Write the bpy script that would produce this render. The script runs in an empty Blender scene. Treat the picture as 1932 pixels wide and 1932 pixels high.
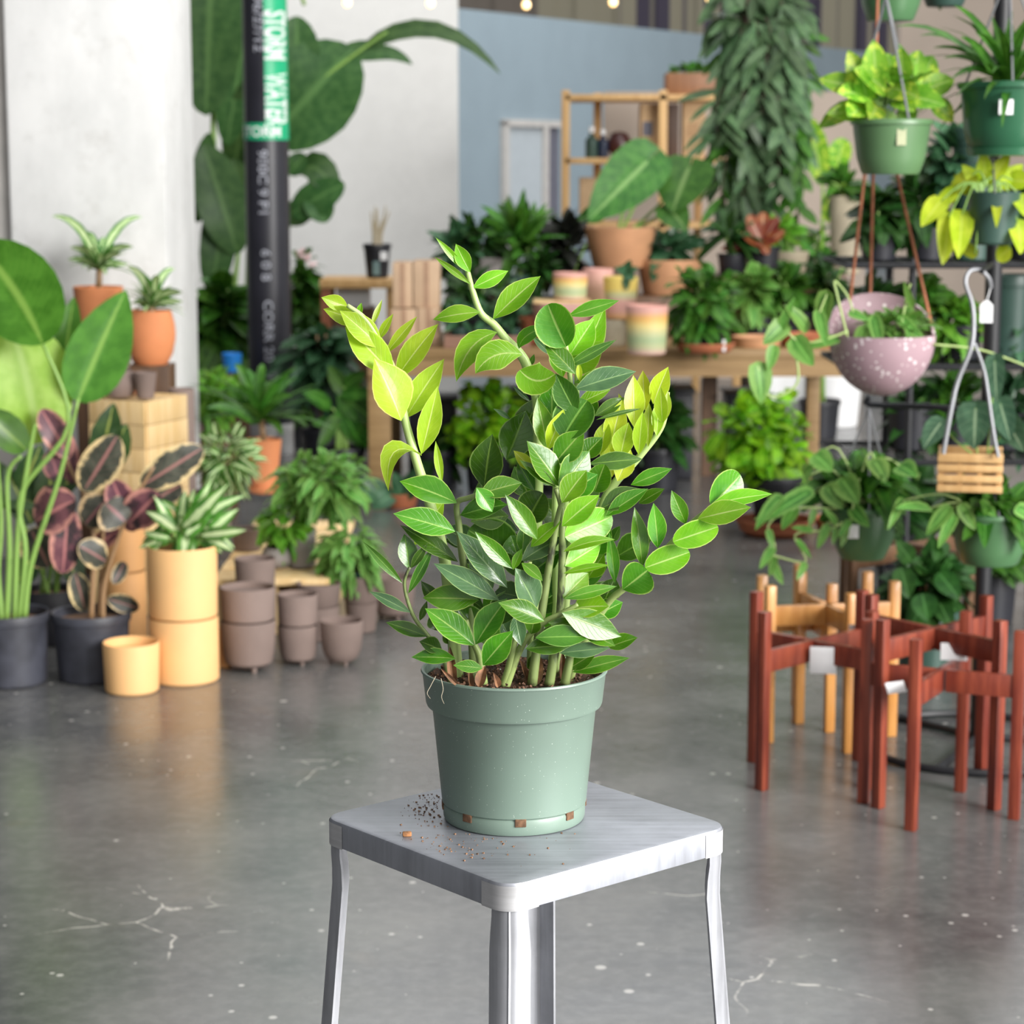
import bpy, bmesh, math, random
from mathutils import Vector, Matrix
R = random.Random(11)
scene = bpy.context.scene
COL = scene.collection
rad = math.radians
# ---------------------------------------------------------------- camera
FPX, PITCH, CAMZ = 4200.0, rad(9.01), 1.5
cam_d = bpy.data.cameras.new('camera')
cam = bpy.data.objects.new('camera', cam_d)
COL.objects.link(cam)
cam.location = (0, 0, CAMZ)
cam.rotation_euler = (math.pi/2 - PITCH, 0, 0)
cam_d.sensor_width = 36.0
cam_d.lens = FPX/1932*36.0
cam_d.clip_start, cam_d.clip_end = 0.1, 200
cam_d.dof.use_dof = True
cam_d.dof.focus_distance = 2.46
cam_d.dof.aperture_fstop = 9.0
scene.camera = cam
# ---------------------------------------------------------------- light
world = bpy.data.worlds.new('world')
scene.world = world
world.use_nodes = True
bg = world.node_tree.nodes['Background']
wt = world.node_tree
def wnode(t, **kw):
    x = wt.nodes.new('ShaderNode'+t)
    for k, v in kw.items(): setattr(x, k, v)
    return x
# a hall open to daylight on the right behind the camera, dimmer towards its depth and its left
wtc = wnode('TexCoord')
wdot = wnode('VectorMath', operation='DOT_PRODUCT')
wt.links.new(wtc.outputs['Generated'], wdot.inputs[0])
wdot.inputs[1].default_value = Vector((0.72, -0.60, 0.34)).normalized()
wmr = wnode('MapRange', interpolation_type='SMOOTHSTEP')
wt.links.new(wdot.outputs['Value'], wmr.inputs[0])
wmr.inputs[1].default_value, wmr.inputs[2].default_value = -0.25, 0.95
wmx = wnode('Mix', data_type='RGBA')
wt.links.new(wmr.outputs[0], wmx.inputs[0])
wmx.inputs[6].default_value = (0.13, 0.14, 0.155, 1)
wmx.inputs[7].default_value = (1.30, 1.28, 1.25, 1)
wt.links.new(wmx.outputs[2], bg.inputs[0])
bg.inputs[1].default_value = 0.80
def area(name, loc, target, sx, sy, power, col=(1, 1, 1)):
    d = bpy.data.lights.new(name, 'AREA')
    d.shape, d.size, d.size_y, d.energy, d.color = 'RECTANGLE', sx, sy, power, col
    o = bpy.data.objects.new(name, d)
    COL.objects.link(o)
    o.location = loc
    o.rotation_euler = (Vector(target)-Vector(loc)).to_track_quat('-Z', 'Y').to_euler()
    return o
area('open_door_daylight', (8.0, -2.5, 4.0), (-0.3, 5.0, 0.6), 6.0, 4.6, 2500, (1, 0.985, 0.96))
area('skylight_daylight', (1.5, 7.5, 7.0), (0.0, 8.5, 0.0), 6.0, 5.0, 170, (0.97, 0.99, 1.0))
area('white_wall_fill', (-1.5, 12.6, 6.8), (-1.5, 16.0, 1.8), 4.0, 1.5, 90, (1, 0.99, 0.97))  # unseen fill lamp added to brighten the white middle wall
area('far_hall_skylight', (2.0, 24, 9.0), (2.0, 26, 0.0), 12.0, 8.0, 1700, (0.97, 0.99, 1.0))
scene.view_settings.view_transform = 'Standard'
scene.view_settings.look = 'None'
scene.view_settings.gamma = 1.0
scene.view_settings.use_curve_mapping = False
scene.view_settings.exposure = 0.0
# ---------------------------------------------------------------- picture -> place
CF = Vector((0, math.cos(PITCH), -math.sin(PITCH)))
CU = Vector((0, math.sin(PITCH), math.cos(PITCH)))
CAM = Vector((0, 0, CAMZ))
def ray(px, py): return CF + Vector((1, 0, 0))*((px-966)/FPX) + CU*((966-py)/FPX)
def P(px, py, Y):
    d = ray(px, py)
    return CAM + d*(Y/d.y)
def onz(px, py, z=0.0):
    d = ray(px, py)
    return CAM + d*((z-CAMZ)/d.z)
def depth(p): return (p-CAM).dot(CF)
def m(n, p): return n*depth(p)/FPX          # size in metres of n photo pixels at point p
# ---------------------------------------------------------------- mesh builder
def pro(a, b):
    k = (a/(a+b))**a*(b/(a+b))**b
    return lambda v: max((v**a)*((1-v)**b)/k, 0.015)
PROF = dict(zz=lambda v: max(.012, math.sin(math.pi*min(1, v**.94))**1.04), strap=pro(.35, .75), ovate=pro(.55, .85), paddle=pro(.56, .56), heart=pro(.3, .8), lance=pro(.6, 1.0), obov=pro(.95, .42), stalk=lambda v: 1-.5*v)
class MB:
    def __init__(s): s.v, s.f, s.uv, s.sm = [], [], [], []
    def add(s, vs, fs, uv=None, smooth=True):
        o = len(s.v)
        s.v += [Vector(p) for p in vs]
        for f in fs:
            s.f.append([i+o for i in f])
            s.uv.append([uv[i] for i in f] if uv else [(0, 0)]*len(f))
            s.sm.append(smooth)
        return s
    def box(s, c, size, rot=None, bev=0.0, seg=2):
        bm = bmesh.new()
        bmesh.ops.create_cube(bm, size=1)
        bmesh.ops.scale(bm, vec=Vector(size), verts=bm.verts)
        if bev > 0: bmesh.ops.bevel(bm, geom=bm.edges[:], offset=bev, segments=seg, profile=.5, affect='EDGES')
        M = (rot.to_4x4() if rot else Matrix())
        M.translation = Vector(c)
        bmesh.ops.transform(bm, matrix=M, verts=bm.verts)
        bm.verts.index_update()
        s.add([v.co.copy() for v in bm.verts], [[v.index for v in f.verts] for f in bm.faces], smooth=False)
        bm.free()
        return s
    def beam(s, a, b, w, h, up=Vector((0, 0, 1)), bev=0.0):
        a, b = Vector(a), Vector(b)
        x = (b-a).normalized()
        y = up.cross(x)
        if y.length < 1e-4: y = Vector((1, 0, 0)).cross(x)
        y.normalize()
        z = x.cross(y)
        return s.box((a+b)/2, ((b-a).length, w, h), Matrix((x, y, z)).transposed(), bev)
    def lathe(s, prof, c=(0, 0, 0), n=32, rot=None):
        c = Vector(c)
        vs = []
        for (r, z) in prof:
            for k in range(n):
                a = 2*math.pi*k/n
                p = Vector((r*math.cos(a), r*math.sin(a), z))
                vs.append(c + (rot @ p if rot else p))
        fs = []
        for i in range(len(prof)-1):
            for k in range(n):
                fs.append([i*n+k, i*n+(k+1) % n, (i+1)*n+(k+1) % n, (i+1)*n+k])
        uv = [(k/n, i/max(1, len(prof)-1)) for i in range(len(prof)) for k in range(n)]
        if prof[0][0] > 1e-5: fs.append(list(range(n-1, -1, -1)))
        if prof[-1][0] > 1e-5: fs.append([(len(prof)-1)*n+k for k in range(n)])
        return s.add(vs, fs, uv)
    def tube(s, pts, r, n=8):
        pts = [Vector(p) for p in pts]
        rs = r if isinstance(r, (list, tuple)) else [r]*len(pts)
        ref = None
        vs = []
        for i, p in enumerate(pts):
            t = (pts[min(i+1, len(pts)-1)]-pts[max(i-1, 0)]).normalized()
            if ref is None: ref = t.orthogonal().normalized()
            ref = (ref - t*ref.dot(t)).normalized()
            q = t.cross(ref)
            for k in range(n):
                a = 2*math.pi*k/n
                vs.append(p + (ref*math.cos(a)+q*math.sin(a))*rs[i])
        L = len(pts)
        fs = [[i*n+k, i*n+(k+1) % n, (i+1)*n+(k+1) % n, (i+1)*n+k] for i in range(L-1) for k in range(n)]
        fs += [list(range(n-1, -1, -1)), [(L-1)*n+k for k in range(n)]]
        uv = [(k/n, i/(L-1)) for i in range(L) for k in range(n)]
        return s.add(vs, fs, uv)
    def leaf(s, b, t, n, W, ctrl=None, prof='ovate', nl=6, nc=1, fold=.18, curl=0.0, arch=.1, back=0.0, wave=0.0):
        b, t = Vector(b), Vector(t)
        ax = t-b
        L = ax.length
        axn = ax/L
        n = n-axn*n.dot(axn)
        if n.length < 1e-3: n = axn.orthogonal()
        n.normalize()
        c = ctrl if ctrl is not None else (b+t)/2+n*arch*L
        side0 = axn.cross(n)
        fn = PROF[prof]
        ph = R.random()*6.28
        vs, uv = [], []
        for i in range(nl+1):
            v = (1-math.cos(math.pi*i/nl))/2
            p = b*(1-v)**2 + c*(2*v*(1-v)) + t*v*v
            tg = ((c-b)*(1-v)+(t-c)*v)
            if tg.length < 1e-6: tg = axn
            tg = tg.normalized()
            sd = side0-tg*side0.dot(tg)
            sd = sd.normalized() if sd.length > 1e-3 else side0
            nn = sd.cross(tg)
            w = W/2*fn(v)
            for j in range(-nc, nc+1):
                u = j/nc
                q = p + sd*(u*w) + nn*(fold*abs(u)*w + curl*u*u*w + wave*w*math.sin(9*v+ph)*u)
                if back: q = q - axn*(back*L*abs(u)*(1-v)**3)
                vs.append(q)
                uv.append(((u+1)/2, v))
        k = 2*nc+1
        fs = [[i*k+j, i*k+j+1, (i+1)*k+j+1, (i+1)*k+j] for i in range(nl) for j in range(2*nc)]
        return s.add(vs, fs, uv)
# ---------------------------------------------------------------- objects
OFF = {}
def props(o, label=None, cat=None, group=None, kind=None):
    for k, v in (('label', label), ('category', cat), ('group', group), ('kind', kind)):
        if v: o[k] = v
def thing(name, label, cat, loc, group=None):
    o = bpy.data.objects.new(name, None)
    o.empty_display_size = 0.05
    COL.objects.link(o)
    o.location = Vector(loc)
    OFF[o.name] = Vector(loc)
    props(o, label, cat, group)
    return o
def build(mb, name, mat, parent=None, label=None, cat=None, group=None, kind=None, loc=None):
    if parent is not None: off = OFF[parent.name]
    elif loc is not None: off = Vector(loc)
    else:
        xs, ys, zs = [p.x for p in mb.v], [p.y for p in mb.v], [p.z for p in mb.v]
        off = Vector(((min(xs)+max(xs))/2, (min(ys)+max(ys))/2, min(zs)))
    me = bpy.data.meshes.new(name)
    me.from_pydata([tuple(p-off) for p in mb.v], [], mb.f)
    ul = me.uv_layers.new(name='UVMap')
    flat = [c for face in mb.uv for q in face for c in q]
    ul.data.foreach_set('uv', flat)
    me.polygons.foreach_set('use_smooth', mb.sm)
    me.materials.append(mat)
    if name not in ('foliage', 'stem', 'stalk'): me.set_sharp_from_angle(angle=rad(38))
    me.update()
    o = bpy.data.objects.new(name, me)
    COL.objects.link(o)
    if parent is not None: o.parent = parent
    else: o.location = off
    OFF[o.name] = off
    props(o, label, cat, group, kind)
    return o
def dup(root, loc, label=None, group=None):
    c = root.copy()
    COL.objects.link(c)
    c.location = Vector(loc)
    OFF[c.name] = Vector(loc)
    if label: c['label'] = label
    if group: c['group'] = group
    for ch in list(root.children):
        d = ch.copy()
        COL.objects.link(d)
        d.parent = c
        for g in list(ch.children):
            e = g.copy()
            COL.objects.link(e)
            e.parent = d
    return c
# ---------------------------------------------------------------- materials
class NT:
    def __init__(s, name):
        s.m = bpy.data.materials.new(name)
        s.m.use_nodes = True
        s.t = s.m.node_tree
        s.b = s.t.nodes['Principled BSDF']
        s.out = s.t.nodes['Material Output']
    def n(s, typ, ins=None, **kw):
        x = s.t.nodes.new('ShaderNode'+typ)
        for k, v in kw.items(): setattr(x, k, v)
        for k, v in (ins or {}).items(): s.set(x, k, v)
        return x
    def set(s, x, k, v):
        sock = x.inputs[k]
        if isinstance(v, bpy.types.NodeSocket): s.t.links.new(v, sock)
        else:
            if isinstance(v, (tuple, list)) and len(v) == 3 and sock.type == 'RGBA': v = (*v, 1)
            sock.default_value = v
    def math(s, op, a, b=0.0, c=0.0):
        return s.n('Math', {0: a, 1: b, 2: c}, operation=op).outputs[0]
    def mix(s, f, a, b, mode='MIX'):
        return s.n('Mix', {0: f, 6: a, 7: b}, data_type='RGBA', blend_type=mode).outputs[2]
    def step(s, v, lo, hi, a=0.0, b=1.0):
        return s.n('MapRange', {0: v, 1: lo, 2: hi, 3: a, 4: b}, interpolation_type='SMOOTHSTEP').outputs[0]
    def noise(s, scale, vec=None, detail=3.0, rough=.55):
        i = {'Scale': scale, 'Detail': detail, 'Roughness': rough}
        if vec is not None: i['Vector'] = vec
        return s.n('TexNoise', i).outputs[0]
    def obj(s, scale=None):
        c = s.n('TexCoord').outputs['Object']
        if scale: c = s.n('Mapping', {'Vector': c, 'Scale': scale}).outputs[0]
        return c
def mat(name, col, rough=.5, metal=0.0, spec=.5, var=.12, scale=9.0, bump=0.0, bscale=60.0, stretch=None, specks=None, coat=0.0):
    k = NT(name)
    v = k.obj(stretch)
    n = k.noise(scale, v)
    c = k.mix(k.step(n, .3, .7), tuple(x*(1-var) for x in col), tuple(min(1, x*(1+var)) for x in col))
    if specks:
        vo = k.n('TexVoronoi', {'Vector': k.obj(), 'Scale': specks[1]})
        rnd = k.n('SeparateColor', {0: vo.outputs['Color']}).outputs[0]
        rr = k.math('MULTIPLY', rnd, specks[2])
        c = k.mix(k.math('LESS_THAN', vo.outputs['Distance'], rr), c, specks[0])
    k.set(k.b, 'Base Color', c)
    k.set(k.b, 'Roughness', rough)
    k.set(k.b, 'Metallic', metal)
    k.set(k.b, 'Specular IOR Level', spec)
    k.set(k.b, 'Coat Weight', coat)
    if bump:
        bn = k.n('Bump', {'Strength': bump, 'Distance': .004, 'Height': k.noise(bscale, v, 4.0)})
        k.set(k.b, 'Normal', bn.outputs[0])
    return k.m
def leafmat(name, base, light, vein=None, rough=.42, trans=.28, edge=None, centre=None, cmode='mid', var=.22, nv=9.0, hero=False, camt=1.25, patch=None, er=(.85, 1.15)):
    vein = vein or tuple(min(1, x*1.7+.02) for x in light)
    k = NT(name)
    uv = k.n('SeparateXYZ', {0: k.n('UVMap').outputs[0]})
    u = k.math('ABSOLUTE', k.math('SUBTRACT', k.math('MULTIPLY', uv.outputs[0], 2.0), 1.0))
    v = uv.outputs[1]
    oc = k.obj()
    c = k.mix(k.step(k.noise(22.0, oc), .35, .65), base, light)
    if centre:
        nz = k.noise(38.0, oc, 4.0, .7)
        if cmode == 'mid': msk = k.step(k.math('ADD', k.math('MULTIPLY', u, 1.3), k.math('MULTIPLY', nz, .9)), 1.15, .75)
        elif cmode == 'edge': msk = k.step(k.math('ADD', u, k.math('MULTIPLY', nz, .9)), er[0], er[1])
        else: msk = k.step(nz, .5, .62)
        c = k.mix(msk, c, centre)
    if patch: c = k.mix(k.step(k.noise(13.0, oc, 2.0), .52, .62), c, patch)
    sv = k.math('SINE', k.math('MULTIPLY', k.math('SUBTRACT', k.math('MULTIPLY', v, nv), k.math('MULTIPLY', u, nv*.28)), 6.283))
    svm = k.step(sv, .9, 1.0)
    c = k.mix(k.math('MULTIPLY', svm, .13 if hero else .2), c, vein)
    mid = k.step(u, .09 if hero else .14, .02)
    c = k.mix(k.math('MULTIPLY', mid, .85), c, vein)
    if edge: c = k.mix(k.step(u, .9, .98), c, edge)
    rnd = k.n('NewGeometry').outputs['Random Per Island']
    hs = k.n('HueSaturation', {'Hue': k.n('MapRange', {0: rnd, 3: .488, 4: .512}).outputs[0], 'Value': k.n('MapRange', {0: rnd, 3: 1-var*1.3, 4: 1+var*1.1}).outputs[0], 'Color': c})
    c = hs.outputs[0]
    k.set(k.b, 'Base Color', c)
    k.set(k.b, 'Roughness', rough)
    k.set(k.b, 'Specular IOR Level', .5 if hero else .32)
    if hero:
        k.set(k.b, 'Coat Weight', .25)
        k.set(k.b, 'Coat Roughness', .12)
        h = k.math('ADD', k.math('MULTIPLY', svm, -.35), k.math('ADD', k.math('MULTIPLY', mid, -1.0), k.math('MULTIPLY', k.noise(60.0, oc), 1.2)))
        k.set(k.b, 'Normal', k.n('Bump', {'Strength': .3, 'Distance': .002, 'Height': h}).outputs[0])
    tr = k.n('BsdfTranslucent', {'Color': k.mix(1.0, c, (camt, camt, camt*.7), 'MULTIPLY')})
    mx = k.n('MixShader', {0: trans, 1: k.b.outputs[0], 2: tr.outputs[0]})
    k.t.links.new(mx.outputs[0], k.out.inputs[0])
    return k.m
def woodmat(name, a, b, rough=.5, scale=6.0, axis=2, coat=0.0):
    k = NT(name)
    s = [7.0, 7.0, 7.0]
    s[axis] = .7
    n = k.noise(scale, k.obj(tuple(s)), 5.0, .6)
    c = k.mix(k.step(n, .3, .72), a, b)
    rnd = k.n('ObjectInfo').outputs['Random']
    c = k.n('HueSaturation', {'Value': k.n('MapRange', {0: rnd, 3: .9, 4: 1.1}).outputs[0], 'Color': c}).outputs[0]
    k.set(k.b, 'Base Color', c)
    k.set(k.b, 'Roughness', rough)
    k.set(k.b, 'Coat Weight', coat)
    k.set(k.b, 'Normal', k.n('Bump', {'Strength': .15, 'Distance': .003, 'Height': n}).outputs[0])
    return k.m
# ================================================================ room
def floor_mat():
    k = NT('polished_concrete')
    o = k.obj()
    n1 = k.noise(.55, o, 4.0, .6)
    n2 = k.noise(3.2, o, 6.0, .65)
    n3 = k.noise(26.0, o, 4.0, .6)
    c = k.mix(k.step(n1, .33, .68), (.058, .060, .063), (.140, .139, .136))
    c = k.mix(k.math('MULTIPLY', k.step(n2, .35, .75), .45), c, (.20, .195, .185))
    c = k.mix(k.math('MULTIPLY', k.step(n3, .35, .75), .22), c, (.27, .265, .255))
    ns = k.n('TexNoise', {'Vector': o, 'Scale': 1.7, 'Detail': 3.0})
    warp = k.n('VectorMath', {0: o, 1: k.n('VectorMath', {0: ns.outputs['Color'], 3: .5}, operation='SCALE').outputs[0]}, operation='ADD').outputs[0]
    cr = k.n('TexVoronoi', {'Vector': warp, 'Scale': 3.2}, feature='DISTANCE_TO_EDGE')
    near = None
    for (cx, cy, rr) in ((250, 1725, .16), (375, 1775, .10), (600, 1455, .13), (1500, 1860, .14), (1160, 1800, .07), (1300, 1690, .08)):
        q = onz(cx, cy)
        ds = k.n('VectorMath', {0: o, 1: tuple(q)}, operation='DISTANCE').outputs['Value']
        g = k.step(ds, rr*1.4, rr*.5)
        near = g if near is None else k.math('MAXIMUM', near, g)
    crm = k.math('MULTIPLY', k.step(cr.outputs[0], .012, .002), near)
    c = k.mix(k.math('MULTIPLY', crm, k.step(n3, .42, .55)), c, (.58, .55, .50))
    for sc, th in ((4.0, .065), (11.0, .15), (24.0, .2)):
        vo = k.n('TexVoronoi', {'Vector': o, 'Scale': sc, 'Randomness': 1.0})
        rs = k.n('SeparateColor', {0: vo.outputs['Color']})
        rr = k.math('MULTIPLY', k.math('MULTIPLY', rs.outputs[0], rs.outputs[1]), th)
        sp = k.step(k.math('SUBTRACT', vo.outputs['Distance'], rr), .02, 0.0)
        sp = k.math('MULTIPLY', sp, k.math('GREATER_THAN', rs.outputs[2], .5))
        c = k.mix(k.math('MULTIPLY', sp, .8), c, (.55, .53, .5))
    rust = k.math('MULTIPLY', k.step(k.noise(2.3, o, 2.0), .66, .74), .25)
    c = k.mix(k.math('MULTIPLY', rust, .5), c, (.26, .17, .09))
    k.set(k.b, 'Base Color', c)
    k.set(k.b, 'Roughness', k.n('MapRange', {0: n2, 3: .14, 4: .34}).outputs[0])
    k.set(k.b, 'Specular IOR Level', .55)
    k.set(k.b, 'Normal', k.n('Bump', {'Strength': .04, 'Distance': .01, 'Height': n3}).outputs[0])
    return k.m
def conc_mat():
    k = NT('pale_cast_concrete')
    o = k.obj()
    n1 = k.noise(1.6, k.obj((1.6, 1.6, .7)), 6.0, .65)
    n2 = k.noise(9.0, o, 5.0, .7)
    c = k.mix(k.step(n1, .3, .7), (.62, .625, .62), (.80, .80, .795))
    c = k.mix(k.math('MULTIPLY', k.step(n2, .52, .74), .45), c, (.5, .49, .47))
    k.set(k.b, 'Base Color', c)
    k.set(k.b, 'Roughness', .8)
    k.set(k.b, 'Normal', k.n('Bump', {'Strength': .1, 'Distance': .01, 'Height': n2}).outputs[0])
    return k.m
M_floor = floor_mat()
M_conc = conc_mat()
M_white = mat('white_paint', (.74, .74, .725), .7, var=.02)
M_blue = mat('blue_grey_paint', (.205, .262, .300), .6, var=.03, scale=2.0)
M_beige = mat('beige_board', (.40, .33, .275), .7, var=.05, scale=2.0)
M_grey = mat('grey_trim', (.42, .40, .38), .6, var=.06)
M_dark = mat('dark_blue_grey', (.10, .10, .13), .6, var=.1)
M_door = mat('pale_grey_door', (.36, .40, .43), .5, var=.03)
def struct(name, mb, mt): return build(mb, name, mt, kind='structure')
fl = MB()
fl.add([(-14, -4, 0), (22, -4, 0), (22, 48, 0), (-14, 48, 0)], [[0, 1, 2, 3]], smooth=False)
build(fl, 'floor', M_floor, kind='structure', loc=(0, 0, 0))
YC = 8.3
xl, xr = P(22, 500, YC).x, P(316, 500, YC).x
struct('column', MB().box(((xl+xr)/2, YC+.38, 2.25), (xr-xl, .76, 4.5), bev=.012), M_conc)
x0 = P(-8, 300, YC+.5).x
struct('trim_1', MB().box((xl-.045, YC+.2, 2.25), (.085, .3, 4.5)), M_grey)
struct('wall_left', MB().box((xl-3.1, YC+.45, 2.25), (6.0, .2, 4.5)), M_dark)
YW = 16.0
xw = P(864, 300, YW).x
struct('wall_middle', MB().box((xw-4.0, YW+.12, 2.6), (8.0, .24, 5.2)), M_white)
# receding blue partition with its doorway
bA, bB = P(840, 13, 25.7), P(1700, 108, 37.6)
hb = bA.z
bA.z = bB.z = 0
dirb = (bB-bA).normalized()
nb = Vector((dirb.y, -dirb.x, 0))
rotb = Matrix((dirb, -nb, Vector((0, 0, 1)))).transposed()
def onblue(px, py):
    d = ray(px, py)
    t = (bA-CAM).dot(nb)/d.dot(nb)
    return CAM+d*t
L = (bB-bA).length
struct('wall_back', MB().box((bA+bB)/2+Vector((0, 0, hb/2))-nb*.1, (L, .2, hb), rotb), M_blue)
def bluebox(x0, x1, ztop, off, th, z0=0.0):
    a, b = onblue(x0, 320), onblue(x1, 320)
    a.z = b.z = 0
    return MB().box((a+b)/2+Vector((0, 0, (ztop+z0)/2))+nb*off, ((b-a).length, th, ztop-z0), rotb)
zd = onblue(950, 238).z
fr = bluebox(944, 952, zd+.06, .03, .08)
fr2 = bluebox(1018, 1027, zd, .03, .08)
fr.add(fr2.v, fr2.f, smooth=False)
fr3 = bluebox(944, 1050, zd+.08, .03, .08, zd)
fr.add(fr3.v, fr3.f, smooth=False)
struct('trim_2', fr, M_grey)
struct('door_1', bluebox(952, 1018, zd, .015, .03), M_door)
struct('window_1', bluebox(1027, 1050, zd, .015, .03), M_dark)
# beige partition behind the shelving rack
pa, pb_ = P(1140, 300, 15.3), P(1640, 300, 15.3)
zt_ = P(1300, 172, 15.3).z
struct('wall_partition', MB().box(((pa.x+pb_.x)/2, 15.4, zt_/2), (pb_.x-pa.x, .12, zt_)), M_beige)
pa = P(1692, 300, 20.0)
struct('wall_right', MB().box((pa.x+3.0, 20.1, 2.4), (6.0, .2, 4.8)), M_beige)
# far end of the hall: ribbed cladding, olive and dark stripes
def far_mat():
    k = NT('ribbed_cladding')
    g = k.n('SeparateXYZ', {0: k.obj()}).outputs[0]
    w = k.math('SINE', k.math('MULTIPLY', g, 14.6))
    w2 = k.math('SINE', k.math('MULTIPLY', g, 4.3))
    msk = k.math('MULTIPLY', k.step(k.math('ADD', w, w2), -.2, .3), k.step(g, -.6, -.4))
    c = k.mix(msk, (.30, .275, .20), (.055, .045, .075))
    c = k.mix(k.step(g, -1.9, -1.98), c, (.17, .145, .12))
    k.set(k.b, 'Base Color', c)
    k.set(k.b, 'Roughness', .7)
    return k.m
fw = MB()
fx = P(1200, 0, 45).x
for i in range(60):
    fw.box((fx-9+i*.4, 45+(i % 2)*.06, 3.5), (.4, .2, 7.0))
build(fw, 'wall_far', far_mat(), kind='structure', loc=(fx, 45, 0))
# ================================================================ stool
SEAT = .76
M_alu = None
def alu_mat(name, base, rough, axis):
    k = NT(name)
    s = [6.0, 6.0, 6.0]
    s[axis] = 160.0
    n = k.noise(1.0, k.obj(tuple(s)), 4.0, .6)
    n2 = k.noise(14.0, k.obj(), 5.0, .6)
    c = k.mix(k.step(n2, .3, .7), tuple(x*.80 for x in base), base)
    c = k.mix(k.math('MULTIPLY', k.step(n, .35, .7), .35), c, tuple(min(1, x*1.35) for x in base))
    k.set(k.b, 'Base Color', c)
    k.set(k.b, 'Metallic', .55)
    k.set(k.b, 'Roughness', k.n('MapRange', {0: n, 3: rough-.07, 4: rough+.1}).outputs[0])
    k.set(k.b, 'Normal', k.n('Bump', {'Strength': .06, 'Distance': .001, 'Height': n}).outputs[0])
    return k.m
M_seat = alu_mat('brushed_aluminium', (.40, .415, .46), .44, 1)
M_leg = alu_mat('leg_aluminium', (.47, .48, .515), .44, 0)
M_weld = alu_mat('ground_weld_aluminium', (.64, .64, .655), .5, 2)
sc = Vector((.0145, 2.438, 0))
sA = rad(40.4)
sx, sy = Vector((math.cos(sA), math.sin(sA), 0)), Vector((-math.sin(sA), math.cos(sA), 0))
Rs = Matrix((sx, sy, Vector((0, 0, 1)))).transposed()
stool = thing('metal_stool', 'square brushed aluminium stool carrying the green pot', 'stool', (sc.x, sc.y, 0))
HS, RC, TH = .1655, .026, .030
def seat_ring(h, r, z, n=6):
    out = []
    for cx, cy, a0 in ((1, 1, 0), (-1, 1, 90), (-1, -1, 180), (1, -1, 270)):
        for i in range(n+1):
            a = rad(a0+90*i/n)
            out.append((cx*(h-r)+r*math.cos(a), cy*(h-r)+r*math.sin(a), z))
    return out
sm_ = MB()
rings = [seat_ring(HS-.004, RC, SEAT-TH), seat_ring(HS, RC, SEAT-TH), seat_ring(HS, RC, SEAT-.004), seat_ring(HS-.0012, RC, SEAT-.0012), seat_ring(HS-.004, RC, SEAT)]
nr = len(rings[0])
vs = [sc+Rs @ Vector(p) for r_ in rings for p in r_]
fs = [[i*nr+k, i*nr+(k+1) % nr, (i+1)*nr+(k+1) % nr, (i+1)*nr+k] for i in range(len(rings)-1) for k in range(nr)]
fs.append([(len(rings)-1)*nr+k for k in range(nr)])
sm_.add(vs, fs, smooth=False)
under = seat_ring(HS-.004, RC, SEAT-.006)
sm_.add([sc+Rs @ Vector(p) for p in under], [list(range(nr-1, -1, -1))], smooth=False)
seat = build(sm_, 'seat', M_seat, stool)
for q in range(4):
    cap_ = MB()
    a0 = 90*q
    cx, cy = ((1, 1), (-1, 1), (-1, -1), (1, -1))[q]
    pts = []
    ex = []
    for i in range(-1, 10):
        if i == -1: loc = Vector((cx*(HS-RC), cy*(HS-RC), 0))+Matrix.Rotation(rad(a0), 3, 'Z') @ Vector((RC+.0006, -.016, 0))
        elif i == 9: loc = Vector((cx*(HS-RC), cy*(HS-RC), 0))+Matrix.Rotation(rad(a0+90), 3, 'Z') @ Vector((RC+.0006, .016, 0))
        else:
            a = rad(a0+90*i/8)
            loc = Vector((cx*(HS-RC)+(RC+.0006)*math.cos(a), cy*(HS-RC)+(RC+.0006)*math.sin(a), 0))
        pts.append(loc)
    v4 = []
    for z in (SEAT-TH-.001, SEAT-.004): v4 += [sc+Rs @ (p+Vector((0, 0, z))) for p in pts]
    n_ = len(pts)
    cap_.add(v4, [[i, i+1, n_+i+1, n_+i] for i in range(n_-1)])
    build(cap_, 'corner_weld', M_weld, seat, label='pale ground weld patch at a seat corner')
for q, (cx, cy) in enumerate(((1, 1), (-1, 1), (-1, -1), (1, -1))):
    lg = MB()
    ax_, ay_ = Vector((-cx, 0, 0)), Vector((0, -cy, 0))
    prof = []
    w_, t_, r_ = .031, .003, .020
    for i in range(7):
        a = math.pi/2*i/6
        prof.append((r_-r_*math.cos(a), r_-r_*math.sin(a)))
    outer = [(0, w_)]+prof+[(w_, 0)]
    inner = [(w_, t_), (r_, t_), (t_+.002, t_+.002), (t_, r_), (t_, w_)]
    ring = outer+inner
    vs = []
    zs = [(SEAT-TH+.004, .004, .86), (SEAT-TH-.012, .0045, .88), (SEAT-TH-.03, .006, .95), (SEAT-TH-.05, .007, 1.0), (0, .007, 1.0)]
    for z, inset, scl in zs:
        spl = (SEAT-TH-z)*.062
        for (a, b) in ring:
            p = Vector((cx*(HS-inset+spl), cy*(HS-inset+spl), z))+ax_*(a*scl)+ay_*(b*scl)
            vs.append(sc+Rs @ p)
    n_ = len(ring)
    fs = [[i*n_+k, i*n_+(k+1) % n_, (i+1)*n_+(k+1) % n_, (i+1)*n_+k] for i in range(len(zs)-1) for k in range(n_)]
    fs += [list(range(n_)), [(len(zs)-1)*n_+k for k in range(n_)]]
    lg.add(vs, fs, smooth=False)
    build(lg, 'leg', M_leg, stool)
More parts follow.
